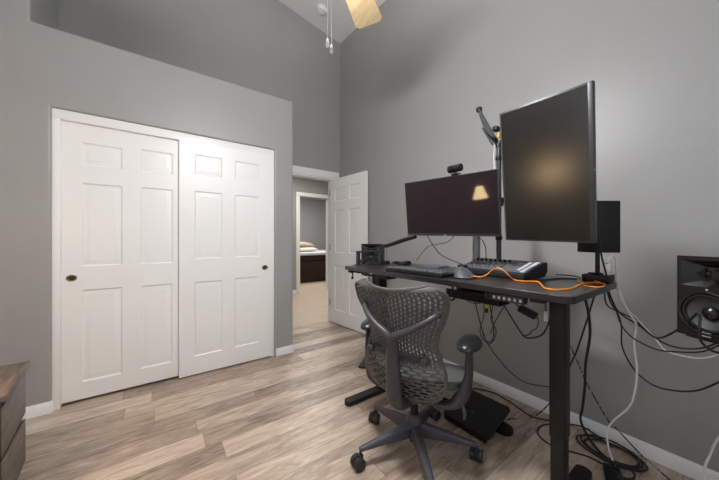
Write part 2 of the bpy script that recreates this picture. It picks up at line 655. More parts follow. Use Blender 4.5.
closet_door('door_1', -.566, .188, .022, 2.064, YC + .046,
            [(-.452, 1.757, -.222, 1.925), (-.108, 1.757, .110, 1.942), (-.452, 1.003, -.222, 1.625), (-.108, 1.003, .110, 1.632), (-.452, .145, -.222, .829), (-.108, .15, .106, .826)], -.505)
closet_door('door_2', .152, .948, .014, 2.066, YC + .008,
            [(.267, 1.775, .489, 1.96), (.598, 1.782, .826, 1.955), (.267, 1.03, .489, 1.635), (.598, 1.035, .826, 1.632), (.267, .172, .489, .828), (.598, .176, .826, .836)], .882)

# the open bedroom door, hinged at the doorway's right jamb
dl = thing('door_3', 'x', 'x', (2.066, 3.545, 0), math.atan2(-.762, .077))
for k in ('label', 'category'):
    del dl[k]
struct(dl)
W = .766
st, gap = .110, .095
pw = (W - 2 * st - gap) / 2
pan = []
for x0 in (st, st + pw + gap):
    pan += [(x0, .20, x0 + pw, .84), (x0, 1.02, x0 + pw, 1.62), (x0, 1.75, x0 + pw, 1.94)]
door_slab(0, W, .012, 2.075, -.0175, .035, pan).build('door_slab', 'white_paint', dl, angle=20)
for sd in (-1, 1):
    kn = MB()
    mtx = Matrix.Translation((W - .065, sd * .0175, .93)) @ Matrix.Rotation(-sd * PI / 2, 4, 'X')
    kn.lathe([(0, 0), (.032, 0), (.032, .004), (.012, .009), (.011, .03), (.024, .04), (.028, .052), (.022, .064), (0, .068)], 20, mtx)
    kn.build('door_knob', 'brass', dl)
for z in (.25, 1.05, 1.85):
    MB().cyl((0, -.024, z), (0, -.024, z + .09), .006, 10).build('hinge', 'metal_grey', dl)

# unseen windows added behind the camera with glowing panes to light the room
def added_window(name, c, axis, wd, ht):
    fr = MB()
    def P(u, v, d):
        return (c[0] + d, c[1] + u, c[2] + v) if axis == 'x' else (c[0] + u, c[1] + d, c[2] + v)
    def bx(u, v, su, sv, d, sd):
        fr.box(P(u, v, d), (sd, su, sv) if axis == 'x' else (su, sd, sv), .004)
    for u in (-wd / 2, 0, wd / 2):
        bx(u, 0, .05, ht + .05, 0, .05)
    for v in (-ht / 2, 0, ht / 2):
        bx(0, v, wd, .05, 0, .05)
    o = struct(fr.build(name, 'white_paint'))
    pn = MB().box(P(0, 0, -.012), (.004, wd, ht) if axis == 'x' else (wd, .004, ht)).build('pane', 'added_pane_glow', o, smooth=False)
    return o


added_window('added_window_1', (XL + .026, .55, 1.75), 'x', 2.3, 1.5)
added_window('added_window_2', (.4, YF + .026, 1.8), 'y', 1.8, 1.5)

# ================================================================== BED BEYOND THE HALL
bed = thing('bed', 'bed with dark brown skirt and pale cover seen through the far doorway', 'bed', (4.1, 8.2, 0))
MB().box((0, 0, .30), (2.1, 2.0, .60), .03).build('bed_skirt', 'bed_skirt', bed)
MB().box((0, 0, .70), (2.1, 2.0, .22), .06, seg=4).build('mattress', 'bed_skirt', bed)
cv = MB()
cv.box((.0, .0, .815), (2.16, 2.05, .05), .02, seg=3)
cv.box((-.4, -1.025, .79), (1.3, .02, .05), .008)
cv.build('bed_cover', 'bed_cover', bed)


def pillow(label, loc, s, rot, m):
    mb = MB()
    t = bmesh.new()
    bmesh.ops.create_cube(t, size=1)
    bmesh.ops.subdivide_edges(t, edges=t.edges[:], cuts=9, use_grid_fill=True)
    for v in t.verts:
        x, y, z = v.co * 2
        k = (1 - abs(x) ** 3) * (1 - abs(y) ** 3)
        v.co = Vector((x * s[0] / 2 * (1 - .06 * (1 - abs(y)) ** 2 * 0), y * s[1] / 2, z * s[2] / 2 * (.12 + .88 * max(k, 0) ** .6)))
    mb.merge(t)
    o = mb.build('pillow', m, angle=180)
    o.location = loc
    o.rotation_euler = rot
    return tag(o, label, 'pillow')


pillow('tan pillow lying on the far bed, uppermost of the two', (3.62, 7.95, 1.06), (.62, .42, .16), (.12, .05, .2), 'pillow_tan')
pillow('cream pillow lying flat on the far bed under the tan pillow', (3.66, 7.9, .91), (.72, .46, .15), (0, 0, .1), 'pillow_cream')

# ================================================================== CEILING THINGS
fan = thing('ceiling_fan', 'ceiling fan with pale pine blades hanging from the sloped ceiling', 'fan', (.535, .982, cz(.535, .982)))
hz = 2.56 - fan.location.z
MB().lathe([(0, 0), (.075, 0), (.075, -.03), (.045, -.085), (.02, -.1), (0, -.1)], 28).build('canopy', 'white_plastic', fan)
MB().cyl((0, 0, -.09), (0, 0, hz + .12), .013).build('downrod', 'white_plastic', fan)
MB().lathe([(0, hz + .14), (.05, hz + .14), (.11, hz + .10), (.125, hz + .05), (.125, hz), (.10, hz - .045), (.06, hz - .06), (.06, hz - .09), (0, hz - .095)], 32).build('motor_housing', 'white_plastic', fan)
MB().lathe([(.07, hz - .09), (.12, hz - .105), (.125, hz - .13), (.10, hz - .175), (.055, hz - .20), (0, hz - .208)], 32).build('light_bowl', 'fan_bowl', fan)
a0 = math.atan2(.383, .535)
for k in range(5):
    a = a0 + k * 2 * PI / 5
    mt = Matrix.Rotation(a, 4, 'Z') @ Matrix.Translation((0, 0, hz - .012)) @ Matrix.Rotation(math.radians(-7), 4, 'X')
    pts = [(.20, -.062)]
    pts += [(.665 - .035 + .035 * math.sin(q), -.084 + .035 - .035 * math.cos(q)) for q in [i * PI / 12 for i in range(7)]]
    pts += [(.665 - .035 + .035 * math.cos(q), .084 - .035 + .035 * math.sin(q)) for q in [i * PI / 12 for i in range(7)]]
    pts += [(.20, .062)]
    bl = MB().prism(pts, -.004, .004, mt).build('blade', 'pine', fan, angle=50)
    ir = MB()
    ir.box((.155, 0, .009), (.17, .035, .008), .003, mt)
    ir.box((.24, 0, .007), (.07, .09, .006), .003, mt)
    ir.build('blade_arm', 'white_plastic', fan)
for (x, y, zb) in ((.4806, .850, 1.888), (.4919, .8417, 1.867)):
    lx, ly, lz = x - .535, y - .982, zb - fan.location.z
    pc = MB().tube([(lx * .75, ly * .75, hz - .02), (lx, ly, hz - .05), (lx, ly, lz + .02)], .0016, 6, 1).build('pull_chain', 'white_plastic', fan)
    MB().lathe([(0, .017), (.0025, .017), (.005, .005), (.0062, .001), (.0062, -.001), (.004, -.0025), (.006, -.007), (.0065, -.011), (.0045, -.015), (0, -.017)], 16, Matrix.Translation((lx, ly, lz))).build('chain_fob', 'white_plastic', pc)

ul = bpy.data.lights.new('ceiling_fill_spot', 'SPOT')  # unseen spot added above the motor to brighten the sloped ceiling
ul.energy = 70
ul.spot_size = math.radians(165)
ul.spot_blend = .4
ul.shadow_soft_size = .08
uo = bpy.data.objects.new('ceiling_fill_spot', ul)
uo.location = (.60, 1.03, 2.86)
uo.rotation_euler = (PI, 0, 0)
COL.objects.link(uo)

sn = Vector((.192, -.062, 1)).normalized()
sd_ = thing('smoke_detector', 'round white smoke detector on the sloped ceiling near the corner', 'smoke detector', (1.716, 3.178, cz(1.716, 3.178)), rot=sn.to_track_quat('Z', 'Y').to_euler())
MB().lathe([(0, 0), (.068, 0), (.068, -.012), (.062, -.015), (.058, -.032), (.045, -.042), (0, -.044)], 32).build('body', 'white_plastic', sd_)
MB().lathe([(.03, -.0435), (.034, -.047), (.038, -.0435)], 24).build('vent_ring', 'badge', sd_)

# ================================================================== NIGHTSTAND AND LAMP
ns = thing('nightstand', 'grey-brown wooden two-drawer nightstand at the lower left edge', 'nightstand', (-.525, 2.008, 0), math.radians(5.3))
MB().box((-.232, 0, .545), (.464, .44, .026), .002).build('top', 'grey_brown_wood', ns)
cs = MB()
cs.box((-.229, -.209, .28), (.426, .016, .504), .001)
cs.box((-.235, .209, .28), (.414, .016, .504), .001)
cs.box((-.029, 0, .28), (.006, .41, .504), 0)
cs.box((-.437, 0, .28), (.012, .41, .504), .001)
cs.box((-.24, 0, .045), (.39, .40, .03), .001)
cs.build('carcass', 'black_gap', ns)
for z0, z1 in ((.290, .498), (.04, .258)):
    dr = MB()
    dr.box((-.0205, .009, (z0 + z1) / 2), (.009, .416, z1 - z0), .001)
    dr.box((-.23, 0, (z0 + z1) / 2), (.38, .38, z1 - z0 - .04), .002)
    dr.build('drawer', 'grey_brown_wood', ns)
for x, y in ((-.05, -.19), (-.05, .19), (-.42, -.19), (-.42, .19)):
    MB().box((x, y, .0155), (.04, .03, .031), .002).build('foot', 'black_gap', ns)

lamp = thing('floor_lamp', 'slim lit floor lamp with pleated cream shade mirrored in the wide monitor', 'lamp', (-.86, 1.53, 0))
MB().lathe([(0, 0), (.12, 0), (.12, .012), (.03, .03), (.012, .05), (0, .05)], 28).build('base', 'bronze', lamp)
MB().cyl((0, 0, .04), (0, 0, 1.22), .011).build('pole', 'bronze', lamp)
sh = MB()
segs = 48
vs, fs = [], []
for i, (r, z) in enumerate([(.092, 1.185), (.074, 1.24), (.056, 1.30), (.043, 1.345)]):
    for k in range(segs):
        rr = r * (1 + (.025 if k % 2 else -.025))
        vs.append((rr * math.cos(2 * PI * k / segs), rr * math.sin(2 * PI * k / segs), z))
for i in range(3):
    for k in range(segs):
        fs.append((i * segs + k, i * segs + (k + 1) % segs, (i + 1) * segs + (k + 1) % segs, (i + 1) * segs + k))
sh.add(vs, fs)
so = sh.build('lamp_shade', 'lamp_shade', lamp, smooth=False)
sm = so.modifiers.new('thick', 'SOLIDIFY')
sm.thickness = .002
MB().tube([(.093 * math.cos(q), .093 * math.sin(q), 1.183) for q in [i * PI / 12 for i in range(25)]], .004, 6, 1).build('shade_trim', 'lamp_red', lamp)
ll = bpy.data.lights.new('lamp_bulb_light', 'POINT')
ll.energy = 6
ll.color = (1.0, .74, .45)
ll.shadow_soft_size = .03
lo = bpy.data.objects.new('lamp_bulb_light', ll)
lo.location = (-.86, 1.53, 1.30)
COL.objects.link(lo)

# ================================================================== DESK
desk = thing('standing_desk', 'black height-adjustable standing desk covered in equipment along the wall', 'desk', (1.47, 1.0825, 0))
hx, hy = .30, .7375
t = MB()
pts = []
for cx, cy, a0_ in ((hx - .03, hy - .03, 0), (-hx + .03, hy - .03, 90), (-hx + .03, -hy + .03, 180), (hx - .03, -hy + .03, 270)):
    pts += arc(cx, cy, .03, a0_, a0_ + 90, 5)
t.prism(pts, .972, 1.0)
t.build('desktop', 'desk_black', desk, bevel=.003)
for ly in (.473 - 1.0825, 1.685 - 1.0825):
    lg = MB()
    lg.box((-.032, ly, .6535), (.074, .056, .637), .003)
    lg.box((-.032, ly, .19), (.066, .050, .30), .003)
    lo_ = lg.build('leg', 'desk_leg_black', desk)
    ft = MB()
    pr_ = [(x, y) for x, y in arc(.27, 0, .04, -60, 60, 6) + arc(-.33, 0, .04, 120, 240, 6)]
    ft.prism(pr_, .004, .036, Matrix.Translation((0.0, ly, 0)))
    ft.build('foot', 'desk_leg_black', lo_, bevel=.004)
    MB().box((0, ly, .963), (.54, .05, .018), .002).build('side_bracket', 'desk_leg_black', desk)
cbm = MB()
cbm.box((-.06, 0, .952), (.03, 1.15, .036), .003)
cbm.box((.05, 0, .952), (.03, 1.15, .036), .003)
cbm.build('crossbeam', 'desk_leg_black', desk)
MB().box((-.02, .555, .935), (.10, .14, .07), .006).build('motor_box', 'plastic_black', desk)

tray = thing('cable_tray', 'black wire cable tray hung under the middle of the desk top', 'cable tray', (1.45, .88, .862))
b = MB()
b.box((0, 0, .002), (.10, .32, .004), .001)
b.box((.05, 0, .035), (.004, .32, .07), .001)
b.box((-.05, 0, .026), (.004, .32, .05), .001)
for k in range(7):
    b.box((-.053, -.14 + k * .047, .026), (.004, .012, .046), .001)
for y in (-.15, .15):
    b.box((0.04, y, .085), (.012, .016, .05), .002)
b.build('tray', 'plastic_black', tray)
ad = MB().box((.0, .02, .03), (.07, .14, .045), .006).build('power_brick', 'plastic_matte', tray)

ps = thing('power_strip', 'grey metal power strip with six white outlets under the desk top', 'power strip', (1.28, .632, .952))
MB().box((0, 0, -.014), (.045, .175, .030), .003).build('housing', 'metal_dark', ps)
for k in range(6):
    MB().box((-.0235, .04 - k * .023, -.014), (.003, .011, .013), .002).build('outlet', 'label_white', ps)
MB().box((-.0235, .068, -.014), (.004, .012, .014), .002).build('switch', 'plastic_black', ps)
for y in (-.08, .08):
    MB().box((.0, y, .010), (.03, .012, .022), .002).build('mount', 'metal_dark', ps)

hk = thing('headset_hook', 'small black hook clamped under the front edge of the desk top', 'hook', (1.30, .925, .972))
MB().box((0, 0, -.012), (.04, .03, .024), .004).build('clamp', 'plastic_black', hk)
MB().tube([(0, 0, -.02), (-.002, 0, -.055), (0, .012, -.075), (0, .026, -.085), (0, .018, -.10), (0, 0, -.098), (0, -.012, -.085), (0, -.006, -.068)], .005, 8).build('ring', 'plastic_black', hk)

hk = thing('desk_clip', 'small black clip under the left front corner of the desk top', 'clip', (1.22, 1.775, .972))
MB().box((0, 0, -.012), (.05, .04, .024), .004).build('clamp', 'plastic_black', hk)
MB().tube([(0, 0, -.02), (0, -.01, -.04), (-.004, -.012, -.06)], .005, 8).build('peg', 'plastic_black', hk)
MB().lathe([(0, .01), (.008, .008), (.010, 0), (.008, -.01), (0, -.012)], 14, Matrix.Translation((-.004, -.012, -.062))).build('knob', 'plastic_black', hk)

pa = thing('power_adapter', 'black power adapter hanging on its lead beside the right desk leg', 'adapter', (1.6, .672, .815), rot=(math.radians(20), 0, 0))
MB().box((0, 0, 0), (.045, .09, .034), .007).build('body', 'plastic_matte', pa)
MB().tube([(0, .045, 0), (0, .055, .004), (-.03, .075, .03), (-.06, .08, .07), (-.08, .07, .12)], .0035, 8).build('lead', 'cable_black', pa)
wp = thing('wall_plug', 'small white plug hanging behind the right desk leg under the desk', 'plug', (1.55, .567, .80))
MB().box((0, 0, .025), (.022, .014, .05), .004).build('body', 'white_plastic', wp)
MB().tube([(0, 0, .05), (0, .002, .09), (.01, .004, .14), (.01, .0, .168)], .003, 8).build('lead', 'cable_black', wp)
yp = thing('plug', 'small yellow and black plug dangling below the cable tray', 'plug', (1.42, .80, .846))
MB().box((0, 0, 0), (.012, .012, .016), .002).build('collar', 'yellow', yp)
MB().box((0, 0, -.021), (.013, .013, .026), .003).build('body', 'plastic_black', yp)
MB().tube([(0, 0, .008), (.0, .0, .03), (.005, .002, .045)], .003, 8).build('lead', 'cable_black', yp)


# ================================================================== MONITORS
def monitor_panel(parent, wd, ht, screen_mat, bez, chin):
    h = MB()
    h.box((0, .012, 0), (wd, .022, ht), .003)
    h.build('housing', 'bezel', parent)
    bk = MB()
    bk.box((0, .032, 0), (wd * .78, .024, ht * .74), .012, seg=3)
    bk.box((0, .048, 0), (.12, .012, .12), .004)
    bk.build('rear_cover', 'plastic_black', parent)
    MB().box((0, .0005, chin / 2), (wd - 2 * bez, .002, ht - 2 * bez - chin), 0).build('screen', screen_mat, parent, smooth=False)


m1 = thing('wide_monitor', 'glossy wide monitor mirroring a lit lamp above the desk middle', 'monitor', (1.423, 1.056, 1.403),
           rot=(math.radians(7.41), math.radians(1.26), math.radians(-82.92)))
m1.rotation_mode = 'XYZ'
monitor_panel(m1, .612, .36, 'screen_gloss', .005, .012)
ma = MB()
ma.box((0.02, .075, -.01), (.05, .05, .05), .006)
ma.build('tilt_joint', 'plastic_black', m1)
MB().box((-.02, -.0005, -.174), (.02, .002, .003), 0).build('maker_mark', 'badge', m1, smooth=False)

m2 = thing('upright_monitor', 'matte monitor turned upright at the right end of the desk', 'monitor', (1.357, .51, 1.495),
           rot=(math.radians(9.0), math.radians(2.03), math.radians(-93.0)))
monitor_panel(m2, .36, .612, 'screen_matte', .009, 0.0)
MB().box((.172, -.0008, 0), (.016, .003, .606), .001).build('side_bezel', 'metal_dark', m2)
for z in (-.008, -.014):
    pass
MB().box((.1795, .006, -.02), (.003, .006, .005), .001).build('button', 'label_white', m2)
MB().box((-.05, .075, .02), (.06, .05, .06), .006).build('tilt_joint', 'plastic_black', m2)

# the two-pole stand that carries both monitors
st = thing('monitor_stand', 'twin-pole monitor stand rising from the back of the desk', 'monitor stand', (1.70, .98, 1.0))
MB().box((.037, 0, .006), (.058, .30, .012), .004).build('base_plate', 'plastic_black', st)
MB().cyl((.036, .069, .01), (.036, .069, .30), .024, 20).build('pole', 'metal_grey', st)
MB().cyl((.036, -.083, .01), (.036, -.083, .80), .0145, 16).build('pole', 'metal_dark', st)
for z in (.20, .42, .70, .785):
    MB().cyl((.036, -.083, z), (.036, -.083, z + .025), .020, 16).build('collar', 'plastic_black', st)
a1 = MB()
a1.box((.036, .069, .285), (.066, .066, .05), .006)
a1.tube([(.036, .069, .30), (-.03, .06, .34), (-.10, .055, .385), (-.185, .052, .392)], .018, 10)
a1.build('arm', 'plastic_black', st)
MB().tube([(-.0, .10, .29), (-.04, .13, .26), (-.055, .145, .235)], .006, 8).build('tightening_lever', 'plastic_black', st)
a2 = MB()
a2.box((.020, -.083, .435), (.06, .05, .05), .006)
a2.tube([(0, -.09, .435), (-.06, -.18, .44), (-.16, -.30, .46), (-.2, -.38, .49), (-.25, -.43, .51)], .018, 10)
a2.build('arm', 'plastic_black', st)
# boom at the top of the taller pole
bo = thing('device_holder', 'dark tapering device holder on a boom atop the tall monitor pole', 'holder', (1.736, .897, 1.80))
T = Vector((-.02, .126, .270))
ro = MB()
ro.box(T * .96, (.03, .03, .03), .005)
ro.tube([(0, 0, .01), T * .06, T * .3, T * .6, T], [.008, .008, .008, .008, .008], 8, 1)
ro.build('boom', 'plastic_black', bo)
MB().box((0, 0, .008), (.036, .036, .03), .005).build('clamp', 'plastic_black', bo)
ax = T.normalized()
wide = Vector((.84, .46, .30)).normalized()
wide = (wide - ax * wide.dot(ax)).normalized()
side = ax.cross(wide)
q = Matrix((wide, side, ax)).transposed().to_4x4()
pn = MB()
pn.prism([(-.008, .27), (.004, .26), (.018, .20), (.025, .13), (.020, .06), (.006, .03), (-.008, .05)][::-1], -.06, .06, q @ Matrix(((0, 0, 1, 0), (1, 0, 0, 0), (0, 1, 0, 0), (0, 0, 0, 1))))
MB_ = pn
hd = Matrix.Translation((0, .012, 0))
for v in pn.bm.verts:
    v.co = v.co + side * .002
pn.build('cradle', 'plastic_matte', bo, bevel=.002)
MB().cyl(ax * .02 + side * .03, ax * .16 + side * .034, .006, 10).build('clamp_arm', 'metal_dark', bo)
MB().box(ax * .10 + side * -.03, (.05, .03, .03), .006).build('knob', 'plastic_black', bo)
MB().box(ax * .05 + side * -.022, (.02, .012, .03), .003).build('tag_spot', 'yellow', bo)
MB().tube([ax * .06 + side * -.02, (0, .03, -.02), (0, .032, -.09), (.0, .028, -.15), (0, .016, -.2)], .0022, 6).build('lead', 'cable_white', bo)

wc = thing('webcam', 'small black cylindrical webcam clipped on top of the wide monitor', 'webcam', (1.415, .99, 1.59))
rot = Matrix.Rotation(math.radians(-82), 4, 'Z')
MB().box((0.012, 0, -.004), (.05, .04, .012), .003).build('clip', 'plastic_black', wc)
bd = MB()
bd.cyl((0, .042, .030), (0, -.042, .030), .022, 20)
bd.build('body', 'plastic_black', wc)
ln = MB().cyl((-.018, .012, .030), (-.027, .012, .030), .014, 18).build('lens', 'screen_gloss', wc)
MB().cyl((0.004, 0, 0), (0.004, 0, .012), .008).build('neck', 'plastic_black', wc)

# ================================================================== ON THE DESK
kb = thing('keyboard', 'full-size black keyboard along the front of the desk', 'keyboard', (1.272, 1.145, 1.0), rot=(0, 0, -PI / 2))
bz = MB()
bz.box((0, 0, .009), (.44, .138, .018), .004)
bz.build('case', 'plastic_black', kb)
n = 0
kc = None
for r in range(6):
    x = -.212
    while x < .205:
        wk = .0165
        if r == 0 and -.09 < x < -.05:
            wk = .105
        if abs(x - .082) < .006 and r > 0:
            x += .010
        k = MB().box((x + wk / 2, -.054 + r * .0205, .0225), (wk, .0165, .011), .003, seg=1).build('key', 'key_cap', kb) if n < 100 else None
        n += 1
        x += wk + .0025
        if n >= 100:
            break
if n >= 100:
    rest = MB()
    for c_ in range(20):
        rest.box((-.204 + c_ * .0193, .0485, .0225), (.0165, .0165, .011), .003, seg=1)
    ro_ = rest.build('keys', 'key_cap', kb)
    ro_['kind'] = 'stuff'

ms = thing('mouse', 'grey wedge-shaped upright mouse beside the keyboard', 'mouse', (1.325, .868, 1.0), rot=(0, 0, math.radians(-80)))
mm = MB()
rings = []
vs, fs = [], []
NS = 20
for i, (z, sx, sy, oy, ox) in enumerate([(0, .046, .062, 0, 0), (.006, .050, .066, 0, 0), (.018, .042, .060, .004, -.006), (.032, .031, .050, .010, -.014), (.046, .020, .038, .016, -.022), (.053, .011, .026, .018, -.026), (.056, .003, .010, .018, -.027)]):
    for k in range(NS):
        a = 2 * PI * k / NS
        vs.append((ox + sx * math.copysign(abs(math.cos(a)) ** .8, math.cos(a)), oy + sy * math.copysign(abs(math.sin(a)) ** .8, math.sin(a)), z))
for i in range(6):
    for k in range(NS):
        fs.append((i * NS + k, i * NS + (k + 1) % NS, (i + 1) * NS + (k + 1) % NS, (i + 1) * NS + k))
fs += [tuple(range(NS))[::-1], tuple(6 * NS + k for k in range(NS))]
mm.add(vs, fs)
mm.build('body', 'plastic_grey', ms, angle=60)
MB().box((-.028, .040, .056), (.045, .035, .018), .005).build('top_cap', 'plastic_black', ms)
MB().box((0, 0, .003), (.102, .136, .006), .003).build('base', 'plastic_black', ms)
MB().box((.034, -.03, .02), (.006, .008, .005), .001).build('indicator', 'red', ms)

tb = thing('notepad', 'thin pale blue pad lying behind the keyboard', 'pad', (1.665, 1.34, 1.0), rot=(0, 0, math.radians(5)))
MB().box((0, 0, .005), (.14, .15, .010), .002).build('pages', 'pale_blue', tb)
MB().box((0, 0, .0112), (.142, .152, .0024), .001).build('cover', 'pale_blue', tb)

# mixing console: low front, raised sloping back
mx = thing('mixing_console', 'black sloped mixing console with knobs and white label strips', 'mixer', (1.497, .843, 1.0), rot=(0, 0, math.radians(-98)))
# local x runs along the front (left to right as the user sees it), y towards the wall
bw, bd_ = .42, .212
bo_ = MB()
prof = [(-bw / 2, 0), (bw / 2, 0)]
sec = [(0, .004), (0, .026), (.02, .032), (bd_ - .02, .082), (bd_, .078), (bd_, .03), (bd_ - .03, .004)]
vs = [(-bw / 2, y, z) for y, z in sec] + [(bw / 2, y, z) for y, z in sec]
m_ = len(sec)
fs = [tuple(range(m_)), tuple(range(m_, 2 * m_))[::-1]] + [(i, (i + 1) % m_, m_ + (i + 1) % m_, m_ + i) for i in range(m_)]
bo_.add(vs, fs)
bo_.build('case', 'plastic_matte', mx, bevel=.003)
sl = math.atan2(.05, bd_ - .04)
topm = lambda u, v, h=0: Matrix.Translation((u, .02 + v * math.cos(sl) - h * math.sin(sl), .032 + v * math.sin(sl) + h * math.cos(sl))) @ Matrix.Rotation(sl, 4, 'X')
for u in range(8):
    kx = -.18 + u * .031
    for v in (.025, .14):
        MB().lathe([(0, .014), (.006, .014), (.0075, .011), (.0085, 0)], 12, topm(kx, v)).build('knob', 'metal_grey' if v < .1 else 'plastic_black', mx)
    MB().box((0, 0, .001), (.003, .07, .002), 0, topm(kx, .08), 1).build('fader_slot', 'black_gap', mx, smooth=False)
    MB().box((0, 0, .006), (.012, .018, .012), .003, topm(kx, .07 + .03 * ((u * 37) % 7) / 7)).build('fader_cap', 'metal_grey', mx)
MB().box((0, 0, .0006), (.40, .166, .0016), 0, topm(0, .086), 1).build('top_panel', 'top_grey', mx, smooth=False)
MB().box((0, 0, .002), (.020, .155, .003), 0, topm(.182, .086), 1).build('label_strip', 'label_white', mx, smooth=False)
MB().box((0, 0, .002), (.014, .12, .003), 0, topm(.150, .09), 1).build('label_strip', 'label_white', mx, smooth=False)
for i in range(4):
    for j in range(2):
        MB().box((0, 0, .003), (.013, .014, .006), .002, topm(.080 + i * .018, .095 + j * .022)).build('pad_button', 'plastic_grey', mx)
MB().box((0, 0, .002), (.08, .026, .003), 0, topm(.09, .150), 1).build('display', 'screen_gloss', mx, smooth=False)

# small things at the desk's ends
bb = thing('hub_box', 'flat black box on the right rear corner of the desk top', 'box', (1.7125, .405, 1.0))
MB().box((0, 0, .019), (.105, .10, .034), .003).build('body', 'plastic_black', bb)
MB().box((0, 0, .001), (.09, .085, .002), 0).build('foot_pad', 'rubber', bb)
ch = thing('charger', 'white cube charger standing on the flat black box', 'charger', (1.722, .375, 1.036))
MB().box((0, 0, .026), (.034, .034, .052), .004).build('body', 'white_plastic', ch)
MB().box((0, 0, .053), (.012, .008, .004), .001).build('socket', 'plastic_grey', ch)

us = thing('desk_riser', 'small blue-grey inverted-U stand on the far left end of the desk', 'stand', (1.40, 1.79, 1.0))
u_ = MB()
MB().box((-.11, .0, .055), (.030, .024, .110), .004).build('leg', 'blue_grey_metal', us)
MB().box((.11, -.012, .055), (.030, .024, .110), .004).build('leg', 'blue_grey_metal', us)
MB().box((0, -.006, .107), (.255, .04, .014), .004).build('top_bar', 'blue_grey_metal', us)
MB().box((-.11, 0, .003), (.055, .05, .006), .002).build('foot_plate', 'blue_grey_metal', us)

ba = thing('boom_arm', 'dark jointed boom arm reaching from the left speaker to the wide monitor', 'boom arm', (1.57, 1.775, 1.0))
MB().cyl((0, 0, 0), (0, 0, .155), .011, 14).build('post', 'metal_grey', ba)
MB().box((0, 0, .012), (.05, .05, .024), .005).build('clamp', 'plastic_black', ba)
b = MB()
b.tube([(0, 0, .15), (-.02, -.12, .172), (-.05, -.28, .205), (-.07, -.40, .222)], [.014, .016, .016, .012], 10, 3)
b.build('arm', 'plastic_matte', ba)
MB().lathe([(0, .014), (.014, .014), (.017, 0), (.014, -.014), (0, -.014)], 16, Matrix.Translation((0, 0, .15))).build('joint', 'plastic_black', ba)

gl = thing('headset', 'black headset lying on the desk between the boom arm and notepad', 'headset', (1.60, 1.60, 1.0), rot=(0, 0, .5))
MB().tube([(.07 * math.cos(a), .085 * math.sin(a), .012 + .006 * math.sin(a)) for a in [i * PI / 10 for i in range(11)]], .007, 8).build('headband', 'plastic_black', gl)
for s_ in (-1, 1):
    MB().lathe([(0, 0), (.028, 0), (.033, .006), (.033, .018), (.026, .026), (0, .026)], 20, Matrix.Translation((s_ * .07, -.012, .001))).build('ear_cup', 'plastic_black', gl)


